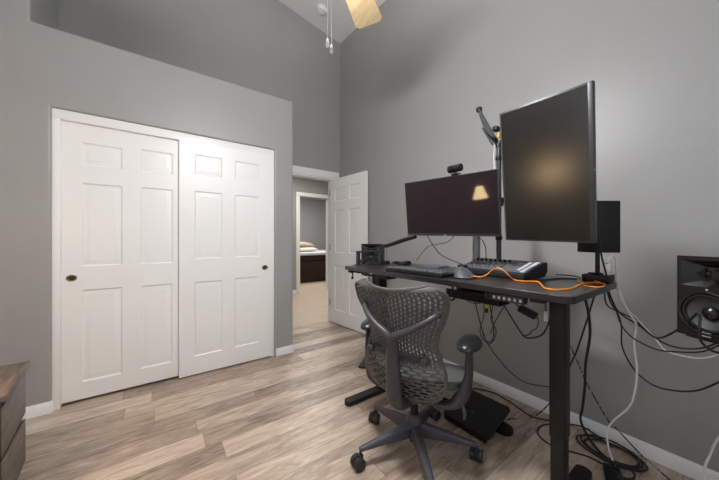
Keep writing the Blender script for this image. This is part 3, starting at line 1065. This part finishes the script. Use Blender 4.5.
# ================================================================== LOUDSPEAKERS
def speaker(label, loc, rz, wd, ht, dp, woof_r):
    sp = thing('loudspeaker', label, 'speaker', loc, rz)
    body = MB()
    wc_ = ht * .315
    a = woof_r * 1.17
    # front baffle with a wave-guide recess and a round hole for the woofer
    horn = (-wd * .44, ht * .63, wd * .44, ht * .95)
    fx = [-wd / 2, wd / 2]
    panel_face(body, fx, [0, ht], 0, [horn], [(0, 0), (.006, .004), (.0061, .0041)]) if False else None
    XS = [-wd / 2, horn[0], -a, a, horn[2], wd / 2]
    XS = sorted(XS)
    ZS = sorted([0, wc_ - a, wc_ + a, horn[1], horn[3], ht])
    for i in range(5):
        for k in range(5):
            x, z = (XS[i] + XS[i + 1]) / 2, (ZS[k] + ZS[k + 1]) / 2
            if horn[0] < x < horn[2] and horn[1] < z < horn[3]:
                continue
            if -a < x < a and wc_ - a < z < wc_ + a:
                continue
            body.add([(XS[i], 0, ZS[k]), (XS[i + 1], 0, ZS[k]), (XS[i + 1], 0, ZS[k + 1]), (XS[i], 0, ZS[k + 1])], [(0, 1, 2, 3)])
    n = 40
    sq, ci = [], []
    for k in range(n):
        q = 2 * PI * k / n + PI / 4
        c, s = math.cos(q), math.sin(q)
        f = a / max(abs(c), abs(s))
        sq.append((c * f, 0, wc_ + s * f))
        ci.append((c * woof_r * 1.14, 0, wc_ + s * woof_r * 1.14))
    cd = [(p[0], .05, p[2]) for p in ci]
    body.add(sq + ci + cd, [(k, (k + 1) % n, n + (k + 1) % n, n + k) for k in range(n)] + [(n + k, n + (k + 1) % n, 2 * n + (k + 1) % n, 2 * n + k) for k in range(n)] + [tuple(range(2 * n, 3 * n))])
    e = .012
    # sides taper slightly towards the back
    F = [(-wd / 2, 0, 0), (wd / 2, 0, 0), (wd / 2, 0, ht), (-wd / 2, 0, ht)]
    B = [(-wd / 2 + e, dp, e * .5), (wd / 2 - e, dp, e * .5), (wd / 2 - e, dp, ht - e), (-wd / 2 + e, dp, ht - e)]
    body.add(F + B, [(4, 7, 6, 5)] + [(k, k + 4, (k + 1) % 4 + 4, (k + 1) % 4) for k in range(4)])
    bmesh.ops.remove_doubles(body.bm, verts=body.bm.verts, dist=.0004)
    body.build('cabinet', 'speaker_body', sp, angle=25)
    hm = MB()
    zc = (horn[1] + horn[3]) / 2
    o4 = [(horn[0], 0, horn[1]), (horn[2], 0, horn[1]), (horn[2], 0, horn[3]), (horn[0], 0, horn[3])]
    w2, h2 = wd * .10, ht * .075
    m4 = [(-wd * .20, .016, zc - h2 * 1.2), (wd * .20, .016, zc - h2 * 1.2), (wd * .20, .016, zc + h2 * 1.2), (-wd * .20, .016, zc + h2 * 1.2)]
    i4 = [(-w2, .032, zc - h2), (w2, .032, zc - h2), (w2, .032, zc + h2), (-w2, .032, zc + h2)]
    # bow-tie wave-guide: the flat left and right wings slope to a central throat
    hm.add(o4 + i4, [(k, (k + 1) % 4, (k + 1) % 4 + 4, k + 4) for k in range(4)] + [(4, 5, 6, 7)])
    for s in (-1, 1):
        hm.add([(s * w2 * 2.2, .012, zc - .002), (s * w2 * .5, .006, zc + h2 * .9), (s * w2 * .5, .006, zc - h2 * .9), (s * w2 * .4, .031, zc)], [(0, 1, 3), (0, 3, 2), (0, 2, 1), (1, 2, 3)])
    hm.build('waveguide', 'speaker_gloss', sp, smooth=False)
    ym = lambda z: Matrix.Translation((0, 0, z)) @ Matrix.Rotation(PI / 2, 4, 'X')
    MB().lathe([(0, .006), (.007, .004), (.011, -.004), (.012, -.012)], 18, Matrix.Translation((0, .01, zc)) @ Matrix.Rotation(PI / 2, 4, 'X')).build('tweeter', 'dust_cap', sp)
    R0 = woof_r
    MB().lathe([(R0 * 1.13, -.001), (R0 * 1.13, .004), (R0 * 1.08, .007), (R0 * 1.01, .005), (R0 * .99, -.004)], 40, ym(wc_)).build('woofer_ring', 'speaker_gloss', sp)
    MB().lathe([(R0 * 1.0, -.004), (R0 * .95, .004), (R0 * .88, .004), (R0 * .82, -.004)], 40, ym(wc_)).build('surround', 'rubber', sp)
    cn = MB().lathe([(R0 * .83, -.004), (R0 * .6, -.013), (R0 * .33, -.021), (R0 * .2, -.024)], 40, ym(wc_)).build('cone', 'cone', sp)
    MB().lathe([(R0 * .34, -.021), (R0 * .31, -.010), (R0 * .2, -.003), (0, .001)], 28, ym(wc_)).build('dust_cap', 'dust_cap', sp)
    bg = MB().box((0, -.001, ht * .068), (.022, .003, .019), .001).build('badge', 'badge', sp)
    cu = bpy.data.curves.new('lettering', 'FONT')
    cu.body = 'JBL'
    cu.size = .011
    cu.align_x = 'CENTER'
    cu.align_y = 'CENTER'
    cu.extrude = .0003
    cu.materials.append(M['black_gap'])
    tc_ = bpy.data.objects.new('lettering_curve', cu)
    COL.objects.link(tc_)
    me_ = bpy.data.meshes.new_from_object(tc_.evaluated_get(bpy.context.evaluated_depsgraph_get()))
    bpy.data.objects.remove(tc_)
    tx = bpy.data.objects.new('lettering', me_)
    COL.objects.link(tx)
    tx.parent = bg
    tx.location = (0, -.003, ht * .068)
    tx.rotation_euler = (PI / 2, 0, 0)
    MB().lathe([(0, .002), (.0025, .0015), (.003, 0)], 12, Matrix.Translation((0, 0, ht * .60)) @ Matrix.Rotation(PI / 2, 4, 'X')).build('indicator_light', 'badge', sp)
    return sp


def speaker_stand(label, loc, rz, h):
    s = thing('speaker_stand', label, 'speaker stand', loc, rz)
    MB().box((0, 0, .009), (.24, .26, .018), .006).build('base_plate', 'plastic_black', s)
    MB().cyl((0, 0, .016), (0, 0, h - .01), .019, 18).build('pole', 'metal_dark', s)
    MB().box((0, 0, h - .006), (.15, .18, .012), .003).build('top_plate', 'plastic_black', s)


ang = math.atan2(-.929, -.368)
angR = math.atan2(-.929, .368)
thR = math.radians(-120.0)
mid = Vector((1.542, .139, 0)) + Vector((-.5, -.866, 0)) * .081
speaker('big black two-way loudspeaker at the right edge of the photo', (mid.x, mid.y, .862), thR, .162, .282, .231, .0665)
cR = mid + Vector((.866, -.5, 0)) * .115
speaker_stand('black stand under the right loudspeaker', (cR.x, cR.y, 0), thR, .862)
thL = math.radians(-53.1)
speaker('small-looking black loudspeaker behind the far left end of the desk', (1.6055, 2.026, .872), thL, .185, .293, .231, .0665)
cL = Vector((1.6055, 2.026, 0)) + Vector((.8, .6, 0)) * .115
speaker_stand('black stand behind the far left end of the desk', (cL.x, cL.y, 0), thL, .872)

# plain dark box on a slim pole behind the upright monitor
pb = thing('pole_speaker', 'plain dark grey box speaker on a slim pole behind the upright monitor', 'speaker', (1.725, .41, 1.036), rot=(0, 0, math.radians(-36.05)))
MB().box((.0107, .0103, .2265), (.117, .112, .245), .004).build('cabinet', 'plastic_matte', pb)
MB().cyl((-.015, -.017, .006), (-.015, -.017, .106), .009, 14).build('pole', 'plastic_black', pb)
MB().box((-.015, -.012, .004), (.05, .04, .008), .003).build('base', 'plastic_black', pb)
MB().box((.0107, -.0465, .2265), (.110, .003, .238), .001).build('front_panel', 'plastic_matte', pb)

# ================================================================== ON THE FLOOR
fr = thing('footrest', 'black tilted footrest on the floor behind the chair', 'footrest', (1.70, 1.03, 0))
fp = MB()
pts = []
for cx, cy, a0_ in ((.125, .14, 0), (-.125, .14, 90), (-.125, -.14, 180), (.125, -.14, 270)):
    pts += arc(cx, cy, .02, a0_, a0_ + 90, 4)
tm = Matrix.Translation((.0, 0, .072)) @ Matrix.Rotation(math.radians(-17), 4, 'Y')
fp.prism(pts, -.009, .009, tm)
fp.build('platform', 'footrest_black', fr, bevel=.003)
bs = MB()
for s_ in (-1, 1):
    bs.prism(arc(.05, .03, .075, 200, 340, 10) + arc(.05, .03, .02, 30, 150, 6), s_ * .11 - .012, s_ * .11 + .012, Matrix(((1, 0, 0, -.01), (0, 0, 1, 0), (0, 1, 0, .030), (0, 0, 0, 1))))
bs.build('rocker', 'plastic_black', fr, bevel=.003)
MB().box((-.128, 0, .017), (.03, .29, .030), .006).build('front_rail', 'plastic_black', fr)
MB().prism([(x * 1.0, y) for x, y in arc(.06, -.155, .05, 180, 360, 10) + [(.11, -.12), (.01, -.12)]], .0, .03).build('side_foot', 'plastic_black', fr, bevel=.004)

co = MB()
path = []
for k in range(4 * 24 + 1):
    a = 2 * PI * k / 24
    j = 1 + .18 * math.sin(a * .37 + .5) + .06 * math.sin(a * 1.7)
    path.append((2.055 + .085 * j * math.cos(a), .43 + .125 * j * math.sin(a) + .012 * math.sin(a * .5), .006 + .0028 * (k / 24) + .004 * abs(math.sin(a * .9))))
co.tube(path, .0045, 8, 2)
tag(co.build('cable_coil', 'cable_black'), 'black cable coiled on the floor against the baseboard', 'cable')
co = MB()
path = []
for k in range(2 * 20 + 1):
    a = 2 * PI * k / 20
    path.append((1.885 + .055 * math.cos(a) * (1 + .1 * math.sin(a * .6)), .352 + .045 * math.sin(a), .034 + .006 * (k / 20)))
co.tube(path, .0045, 8, 2)
tag(co.build('cable_coil', 'cable_black'), 'small black cable bundle heaped over the floor power block', 'cable')
pk = thing('power_block', 'black power block with red marks on the floor among cables', 'power block', (1.845, .375, 0), rot=(0, 0, math.radians(20)))
MB().box((0, 0, .014), (.15, .07, .028), .005).build('body', 'plastic_black', pk)
for i in range(4):
    MB().box((-.055 + i * .036, 0, .030), (.026, .05, .008), .003).build('socket', 'plastic_matte', pk)
for i in range(2):
    MB().box((-.04 + i * .04, -.022, .0345), (.012, .006, .003), .001).build('switch', 'red', pk)

# ================================================================== OFFICE CHAIR
chair = thing('office_chair', 'grey mesh-backed swivel office chair in front of the desk', 'chair', (1.185, 1.098, 0), math.atan2(-.949, .3135))


def interp(z, tab):
    if z <= tab[0][0]:
        return tab[0][1]
    for (a, va), (b_, vb) in zip(tab, tab[1:]):
        if z <= b_:
            q = (z - a) / (b_ - a)
            q = q * q * (3 - 2 * q) * .5 + q * .5
            return va + (vb - va) * q
    return tab[-1][1]


WT = [(.330, .07), (.340, .110), (.358, .150), (.39, .190), (.43, .219), (.48, .234), (.53, .236), (.60, .214), (.67, .192), (.73, .202), (.80, .236), (.87, .261), (.91, .266), (.93, .262), (.948, .248), (.960, .222), (.968, .185)]
YT = [(.33, -.125), (.40, -.165), (.50, -.185), (.60, -.185), (.70, -.200), (.80, -.222), (.90, -.25), (.97, -.275)]
WR = [(.36, .05), (.50, .075), (.62, .07), (.75, .085), (.90, .085), (.97, .07)]


def back_pt(u, z):
    """u in -1..1 across the back"""
    top = max(0, (z - .80) / .165)
    zz = z + top * top * (.014 * u * u - .012 * (1 - u * u))
    return Vector((u * interp(z, WT) - .016, interp(z, YT) + interp(z, WR) * (u * u), zz))


NU, NV = 46, 112
Z0, Z1 = .330, .968
zrow = [Z0 + (Z1 - Z0) * j / NV for j in range(NV + 1)]
bm = MB()
ucol = [-1 + 2 * (i + (.22 if i % 2 else 0)) / NU for i in range(NU + 1)]
gv = [[bm.bm.verts.new(back_pt(ucol[i], zrow[j])) for i in range(NU + 1)] for j in range(NV + 1)]
for j in range(NV):
    zc = (zrow[j] + zrow[j + 1]) / 2
    for i in range(NU):
        u = -1 + 2 * (i + .5) / NU
        # distance from the outline in metres, so the rim stays solid
        edge = (1 - abs(u)) * interp(zc, WT)
        solid = edge < .013 or zc > .953 or zc < .375
        if zc > .56:
            hole = (i % 2 == 1) and ((j + 2 * ((i // 2) % 2)) % 4 != 0)
        else:
            band = j // 3
            hole = (j % 3 != 0) and ((i + 3 * (band % 2)) % 6 not in (0, 1))
            if zc < .47 and edge < .06:
                hole = (j % 3 == 1) and ((i + 3 * (band % 2)) % 6 in (2, 3, 4))
        if hole and not solid:
            continue
        bm.bm.faces.new([gv[j][i], gv[j][i + 1], gv[j + 1][i + 1], gv[j + 1][i]])
loose = [v for v in bm.bm.verts if not v.link_faces]
bmesh.ops.delete(bm.bm, geom=loose, context='VERTS')
bk = bm.build('backrest', 'chair_shell', chair, angle=180)
so_ = bk.modifiers.new('thick', 'SOLIDIFY')
so_.thickness = .006
so_.offset = 0
rim = [back_pt(1, z) for z in zrow[::4]] + [back_pt(u / 10, Z1) for u in range(9, -10, -1)] + [back_pt(-1, z) for z in zrow[::-4]] + [back_pt(u / 5, Z0) for u in range(-4, 6)]
MB().tube(rim, .0085, 8, 2).build('back_rim', 'chair_shell', bk)

# Y-shaped spine behind the back
sp_ = MB()
sp_.tube([(0, -.05, .335), (0, -.17, .35), (0, -.232, .40), (0, -.246, .50), (0, -.25, .62), (0, -.262, .70), (0, -.268, .735)], [.045, .046, .044, .040, .036, .036, .03], 14, 4, .62, (0, 1, .0))
for s_ in (-1, 1):
    sp_.tube([(0, -.262, .70), (s_ * .03, -.268, .735), (s_ * .085, -.262, .765), (s_ * .15, -.245, .805), (s_ * .195, -.212, .838), (s_ * .205, -.190, .848)], [.024, .022, .017, .0145, .0135, .013], 12, 4)
sp_.build('spine', 'chair_frame', chair, angle=60)
for s_ in (-1, 1):
    MB().lathe([(0, -.012), (.016, -.012), (.021, 0), (.016, .012), (0, .014)], 18, Matrix.Translation((s_ * .203, -.198, .848)) @ Matrix.Rotation(PI / 2, 4, 'X')).build('arm_joint', 'chair_frame', chair)

# lumbar support bar with a knob at each side
lb = MB()
lb.tube([(-.185, -.155, .612), (-.12, -.215, .622), (-.03, -.240, .625), (.03, -.240, .625), (.12, -.222, .622), (.165, -.185, .612)], .017, 10, 4, .6, (0, 1, 0))
for k in range(7):
    lb.box((.045 + k * .012, -.252, .623), (.006, .014, .026), .002)
lo2 = lb.build('lumbar_support', 'chair_frame', chair)
for s_ in (-1, 1):
    kb_ = MB()
    kb_.lathe([(0, .018), (.017, .015), (.023, .002), (.020, -.012), (0, -.018)], 16, Matrix.Translation((s_ * .150, -.222, .620)) @ Matrix.Rotation(PI / 2, 4, 'X'))
    kb_.tube([(s_ * .150, -.21, .615), (s_ * .158, -.215, .635), (s_ * .150, -.22, .655)], .010, 8)
    kb_.build('lumbar_knob', 'chair_frame', lo2)

# seat: rounded slab with a waterfall front
se = MB()
NU2, NV2 = 24, 24
top, bot = [], []


def seat_pt(i, j, dz):
    u, v = -1 + 2 * i / NU2, -1 + 2 * j / NV2
    x = u * math.sqrt(1 - .38 * v * v) * .27
    y = v * math.sqrt(1 - .38 * u * u) * .22 + .075
    z = .462 - .06 * max(0, (v - .45) / .55) ** 2 + .022 * u * u - .012 * (1 - v * v) + (.02 if v < -.7 else 0) * (abs(v) - .7) / .3
    return se.bm.verts.new((x, y, z + dz))


T_ = [[seat_pt(i, j, 0) for i in range(NU2 + 1)] for j in range(NV2 + 1)]
B_ = [[seat_pt(i, j, -.04) for i in range(NU2 + 1)] for j in range(NV2 + 1)]
for j in range(NV2):
    for i in range(NU2):
        se.bm.faces.new([T_[j][i], T_[j][i + 1], T_[j + 1][i + 1], T_[j + 1][i]])
        se.bm.faces.new([B_[j][i], B_[j + 1][i], B_[j + 1][i + 1], B_[j][i + 1]])
for k in range(NU2):
    se.bm.faces.new([T_[0][k], B_[0][k], B_[0][k + 1], T_[0][k + 1]])
    se.bm.faces.new([T_[NV2][k], T_[NV2][k + 1], B_[NV2][k + 1], B_[NV2][k]])
    se.bm.faces.new([T_[k][0], T_[k + 1][0], B_[k + 1][0], B_[k][0]])
    se.bm.faces.new([T_[k][NU2], B_[k][NU2], B_[k + 1][NU2], T_[k + 1][NU2]])
se.build('seat', 'seat_mesh', chair, bevel=.012)
ur = MB()
ur.box((0, .03, .365), (.20, .26, .07), .02, seg=3)
ur.box((0, .05, .405), (.34, .30, .03), .01)
ur.build('tilt_mechanism', 'plastic_matte', chair)

for s_ in (-1, 1):
    ar = MB()
    ar.tube([(s_ * .08, -.05, .352), (s_ * .16, -.065, .352), (s_ * .235, -.06, .375), (s_ * .283, -.04, .43), (s_ * .300, -.02, .50), (s_ * .303, -.012, .58), (s_ * .303, -.01, .655)],
            [.026, .028, .032, .034, .033, .030, .026], 12, 4, .62, (s_ * .6, 0, .8))
    ao = ar.build('arm', 'chair_frame', chair, angle=60)
    pd = MB()
    tb_ = bmesh.new()
    bmesh.ops.create_uvsphere(tb_, u_segments=24, v_segments=14, radius=1)
    for v in tb_.verts:
        v.co = Vector((v.co.x * .060, v.co.y * .105, v.co.z * (.040 if v.co.z > 0 else .018)))
    pd.merge(tb_, Matrix.Translation((s_ * .296, .02, .664)) @ Matrix.Rotation(math.radians(4), 4, 'X'))
    pd.build('arm_pad', 'chair_pad', ao, angle=180)
# height lever under the right side
lv = MB()
lv.tube([(.10, -.01, .36), (.22, -.01, .355), (.30, -.015, .352), (.325, -.02, .345)], [.007, .007, .011, .008], 10)
lv.build('tilt_lever', 'plastic_black', chair)
lv = MB()
lv.tube([(.27, -.05, .40), (.295, -.075, .375), (.30, -.08, .35), (.295, -.08, .33)], [.008, .010, .008, .006], 8)
lv.build('arm_lever', 'chair_frame', chair)

MB().lathe([(0, .06), (.026, .06), (.026, .16), (.022, .17), (.022, .33), (0, .33)], 20).build('gas_column', 'plastic_black', chair)
MB().lathe([(0, .085), (.040, .085), (.050, .10), (.048, .180), (.040, .205), (.028, .215), (0, .215)], 24).build('hub', 'chair_base', chair)
# star base: front leg points at the camera side
ca = math.atan2(-.949, .3135)
away = Vector((.5885, .8085, 0))
base_a = math.atan2(-away.y, -away.x) - ca + math.radians(3)
wheel_proto = {}
for k in range(5):
    a = base_a + k * 2 * PI / 5
    d = Vector((math.cos(a), math.sin(a), 0))
    nrm = Vector((-d.y, d.x, 0))
    lg = MB()
    st_ = []
    for r, hw, zt, zb in ((.03, .030, .172, .100), (.10, .027, .158, .098), (.20, .022, .136, .096), (.29, .016, .116, .090), (.335, .013, .107, .088)):
        p = d * r
        c_ = .35
        st_.append([p + nrm * hw + Vector((0, 0, zb)), p + nrm * hw + Vector((0, 0, zt - (zt - zb) * c_)), p + nrm * hw * .55 + Vector((0, 0, zt)),
                    p - nrm * hw * .55 + Vector((0, 0, zt)), p - nrm * hw + Vector((0, 0, zt - (zt - zb) * c_)), p - nrm * hw + Vector((0, 0, zb))])
    vs = [v for s in st_ for v in s]
    fs = []
    for i in range(4):
        for q in range(6):
            fs.append((i * 6 + q, i * 6 + (q + 1) % 6, (i + 1) * 6 + (q + 1) % 6, (i + 1) * 6 + q))
    fs += [tuple(range(6)), tuple(24 + q for q in range(6))[::-1]]
    lg.add(vs, fs)
    lgo = lg.build('leg', 'chair_base', chair, bevel=.003)
    cs_ = MB()
    p = d * .328
    ra = a + (.6, 1.3, -.4, 2.0, .2)[k]
    off = Vector((math.cos(ra), math.sin(ra), 0)) * .016
    axl = Vector((-math.sin(ra), math.cos(ra), 0))
    cs_.cyl(p + Vector((0, 0, .045)), p + Vector((0, 0, .095)), .0075, 10)
    w0 = p + off + Vector((0, 0, .032))
    for s_ in (-1, 1):
        cs_.cyl(w0 + axl * s_ * .007, w0 + axl * s_ * .031, .032, 24)
    cs_.cyl(w0 - axl * .008, w0 + axl * .008, .026, 16)
    cs_.box(p + Vector((0, 0, .058)), (.026, .026, .022), .006)
    cs_.build('caster', 'caster', lgo)

# ================================================================== CABLES
CABLES = [
    ('cable_white', 0.0045, 'thick white cable looping out of the white charger and dropping to the floor',
     [(1.722,0.375,1.072),(1.725,0.372,1.11),(1.735,0.358,1.125),(1.79,0.356,1.094),(1.81,0.356,0.981),(1.84,0.344,0.906),(1.88,0.315,0.823),(1.9,0.304,0.783),(1.92,0.315,0.677),(1.95,0.309,0.547),(1.97,0.323,0.408),(1.98,0.347,0.326),(1.98,0.41,0.22),(1.98,0.431,0.149),(1.97,0.42,0.068),(1.963,0.398,0.004),(1.863,0.371,0.004)]),
    ('cable_white', 0.0035, 'white cable swinging sideways under the right loudspeaker',
     [(1.8,0.351,0.978),(1.9,0.337,0.86),(2.0,0.319,0.797),(2.03,0.257,0.706),(2.03,0.222,0.656),(2.02,0.163,0.649),(2.0,0.105,0.664),(1.98,0.058,0.703),(1.93,0.016,0.766)]),
    ('cable_white', 0.0045, 'short white cable curving down to the baseboard at the right edge of the photo',
     [(2.0,-0.021,0.532),(2.05,0.06,0.311),(2.08,0.087,0.196),(2.08,0.101,0.134),(2.08,0.101,0.073),(2.029,0.104,0.004)]),
    ('cable_black', 0.0038, 'black cable draped across the front of the right loudspeaker woofer',
     [(1.785,0.388,0.979),(1.84,0.381,0.9),(1.9,0.363,0.829),(1.9,0.291,0.781),(1.8,0.221,0.764),(1.62,0.144,0.855),(1.46,0.094,0.944),(1.43,0.084,0.96),(1.425,0.079,0.947),(1.425,0.08,0.882),(1.5,0.066,0.835),(1.6,0.046,0.802),(1.7,0.003,0.782)]),
    ('cable_black', 0.003, 'thin black cable sagging from the desk end to just below the right loudspeaker',
     [(1.785,0.388,0.955),(1.84,0.368,0.857),(1.86,0.35,0.779),(1.9,0.315,0.716),(1.95,0.246,0.672),(1.95,0.185,0.679),(1.9,0.106,0.715),(1.8,0.052,0.784),(1.75,0.003,0.866)]),
    ('cable_black', 0.0035, 'black cable hanging in the lowest and widest loop below the right loudspeaker',
     [(1.785,0.392,0.964),(1.85,0.387,0.882),(1.9,0.37,0.823),(1.92,0.361,0.755),(1.95,0.363,0.643),(2.0,0.326,0.526),(2.02,0.262,0.469),(2.02,0.192,0.472),(2.0,0.121,0.509),(1.9,0.055,0.606),(1.85,0.003,0.69)]),
    ('cable_black', 0.0035, 'black cable running down behind the upright monitor edge and over the desk end',
     [(1.57,0.373,1.279),(1.57,0.368,1.2),(1.6,0.365,1.12),(1.62,0.357,1.057),(1.7,0.37,1.008),(1.79,0.397,0.963),(1.81,0.402,0.91),(1.85,0.399,0.865),(1.9,0.38,0.839),(1.95,0.323,0.8),(2.0,0.27,0.728),(2.0,0.209,0.692),(1.95,0.137,0.707),(1.85,0.071,0.767),(1.75,0.003,0.873)]),
    ('cable_black', 0.004, 'black cable slanting down from the desk end to behind the right desk leg',
     [(1.72,0.411,0.953),(1.73,0.425,0.921),(1.75,0.459,0.792),(1.8,0.517,0.602),(1.8,0.549,0.503),(1.9,0.613,0.283),(2.074,0.702,0.004)]),
    ('cable_black', 0.0065, 'thickest black cable dropping straight down beside the right desk leg',
     [(1.62,0.435,0.947),(1.65,0.437,0.914),(1.7,0.438,0.835),(1.75,0.446,0.721),(1.78,0.471,0.568),(1.82,0.485,0.437),(1.95,0.53,0.253),(2.05,0.567,0.124),(2.1,0.551,0.027),(2.021,0.474,0.006),(1.977,0.401,0.006)]),
    ('cable_braid', 0.0035, 'black and white speckled braided cable slanting across the wall right of the desk leg',
     [(1.78,0.602,0.769),(1.8,0.581,0.705),(1.83,0.558,0.634),(1.92,0.522,0.457),(1.95,0.514,0.401),(2.1,0.455,0.164),(2.13,0.416,0.113),(2.16,0.315,0.006),(2.067,0.21,0.004),(1.983,0.139,0.004)]),
    ('cable_black', 0.0045, 'black cable lying along the baseboard from the footrest to behind the desk leg',
     [(2.05,1.286,0.004),(2.129,1.154,0.004),(2.105,1.005,0.005),(2.053,0.841,0.004),(2.104,0.746,0.004),(2.16,0.658,0.006),(2.16,0.587,0.025),(2.16,0.507,0.009),(2.119,0.443,0.004)]),
    ('cable_braid', 0.0035, 'speckled braided cable on the floor beside the footrest rising behind the desk leg',
     [(1.88,0.943,0.004),(1.896,0.918,0.004),(2.054,0.829,0.004),(2.1,0.745,0.122),(2.1,0.711,0.184),(2.05,0.672,0.287)]),
    ('cable_black', 0.0045, 'black cable making a hairpin loop on the floor left of the right desk foot',
     [(2.16,0.55,0.027),(2.16,0.626,0.017),(2.064,0.732,0.004),(1.979,0.758,0.004),(1.898,0.738,0.004),(1.857,0.659,0.004),(1.887,0.575,0.004),(1.924,0.494,0.004),(1.922,0.416,0.004),(1.932,0.396,0.004)]),
    ('cable_black', 0.0028, 'thin black cable sagging low against the wall between chair armrest and desk leg',
     [(1.55,0.889,0.649),(1.6,0.905,0.592),(1.7,0.892,0.477),(1.8,0.859,0.369),(1.85,0.786,0.315),(1.85,0.656,0.344),(1.8,0.59,0.393)]),
    ('cable_black', 0.003, 'black cable hanging in a narrow U directly under the cable tray',
     [(1.45,0.891,0.894),(1.44,0.879,0.853),(1.45,0.845,0.714),(1.46,0.825,0.642),(1.46,0.797,0.643),(1.46,0.781,0.718),(1.45,0.797,0.844),(1.45,0.8,0.892)]),
    ('cable_black', 0.0025, 'thin twisted black cable hanging beside the yellow plug under the desk',
     [(1.5,0.866,0.875),(1.5,0.86,0.774),(1.52,0.896,0.676),(1.52,0.871,0.625),(1.53,0.824,0.631),(1.52,0.801,0.701),(1.5,0.819,0.755),(1.5,0.802,0.87)]),
    ('cable_black', 0.0025, 'thin black cable looping sideways under the left end of the cable tray',
     [(1.42,0.941,0.884),(1.41,0.903,0.858),(1.41,0.86,0.852),(1.42,0.825,0.865),(1.43,0.808,0.904)]),
    ('cable_black', 0.0035, 'black cable curving from the power strip under the desk to the right leg',
     [(1.42,0.723,0.904),(1.41,0.708,0.882),(1.42,0.67,0.814),(1.45,0.63,0.734),(1.47,0.607,0.722),(1.5,0.567,0.742),(1.52,0.548,0.791),(1.53,0.538,0.854),(1.53,0.534,0.884)]),
    ('cable_black', 0.0025, 'thin black lead trailing below the hanging power adapter',
     [(1.6,0.627,0.799),(1.6,0.62,0.78),(1.58,0.62,0.747),(1.57,0.638,0.729),(1.55,0.649,0.709),(1.53,0.67,0.702)]),
    ('cable_black', 0.0025, 'thin black cable slanting left and down from beneath the power strip',
     [(1.46,0.717,0.895),(1.5,0.753,0.835),(1.5,0.796,0.751),(1.5,0.822,0.682)]),
    ('cable_black', 0.0025, 'black cable with a white tip dangling below the wide monitor towards the tablet',
     [(1.46,1.234,1.227),(1.47,1.234,1.213),(1.5,1.232,1.18),(1.6,1.241,1.102),(1.68,1.2,1.056),(1.68,1.121,1.036)]),
    ('cable_black', 0.0022, 'thin black wire drooping left from beneath the wide monitor to the desk',
     [(1.46,1.029,1.224),(1.48,1.079,1.194),(1.5,1.132,1.181),(1.53,1.22,1.169),(1.56,1.309,1.154),(1.6,1.414,1.095),(1.62,1.482,1.037)]),
    ('cable_black', 0.0028, 'short black cable arching beside the thick silver monitor pole',
     [(1.69,1.01,1.213),(1.68,0.977,1.2),(1.68,0.953,1.153),(1.68,0.95,1.086),(1.68,0.95,1.048)]),
    ('cable_orange', 0.0029, 'bright orange cable snaking along the desk top from the mouse to the end',
     [(1.334,0.825,1.012),(1.355,0.799,1.008),(1.38,0.775,1.021),(1.39,0.754,1.046),(1.39,0.728,1.058),(1.39,0.697,1.051),(1.4,0.673,1.025),(1.428,0.662,1.004),(1.414,0.61,1.004),(1.447,0.567,1.004),(1.379,0.524,1.004),(1.277,0.471,1.004),(1.274,0.431,1.004),(1.366,0.406,1.004),(1.523,0.419,1.004),(1.625,0.406,1.004),(1.62,0.366,1.004),(1.573,0.349,1.004),(1.489,0.346,1.004),(1.471,0.375,1.004),(1.426,0.383,1.012)]),
    ('cable_orange', 0.0029, 'orange cable loop lying in front of the black box at the desk end',
     [(1.569,0.361,1.012),(1.674,0.411,1.008),(1.803,0.476,1.004),(1.796,0.495,1.004),(1.706,0.482,1.004),(1.588,0.445,1.004),(1.55,0.416,1.006)]),
    ('cable_black', 0.0035, 'black cable curling on the desk top behind the mixing console',
     [(1.494,0.572,1.004),(1.609,0.562,1.004),(1.692,0.528,1.004),(1.715,0.493,1.004),(1.787,0.497,1.004),(1.849,0.559,1.004),(1.822,0.617,1.004)]),
]

for m_, r_, lab, pts in CABLES:
    o = MB().tube(pts, r_, 8, 6).build('cable', m_, angle=180)
    tag(o, lab, 'cable')
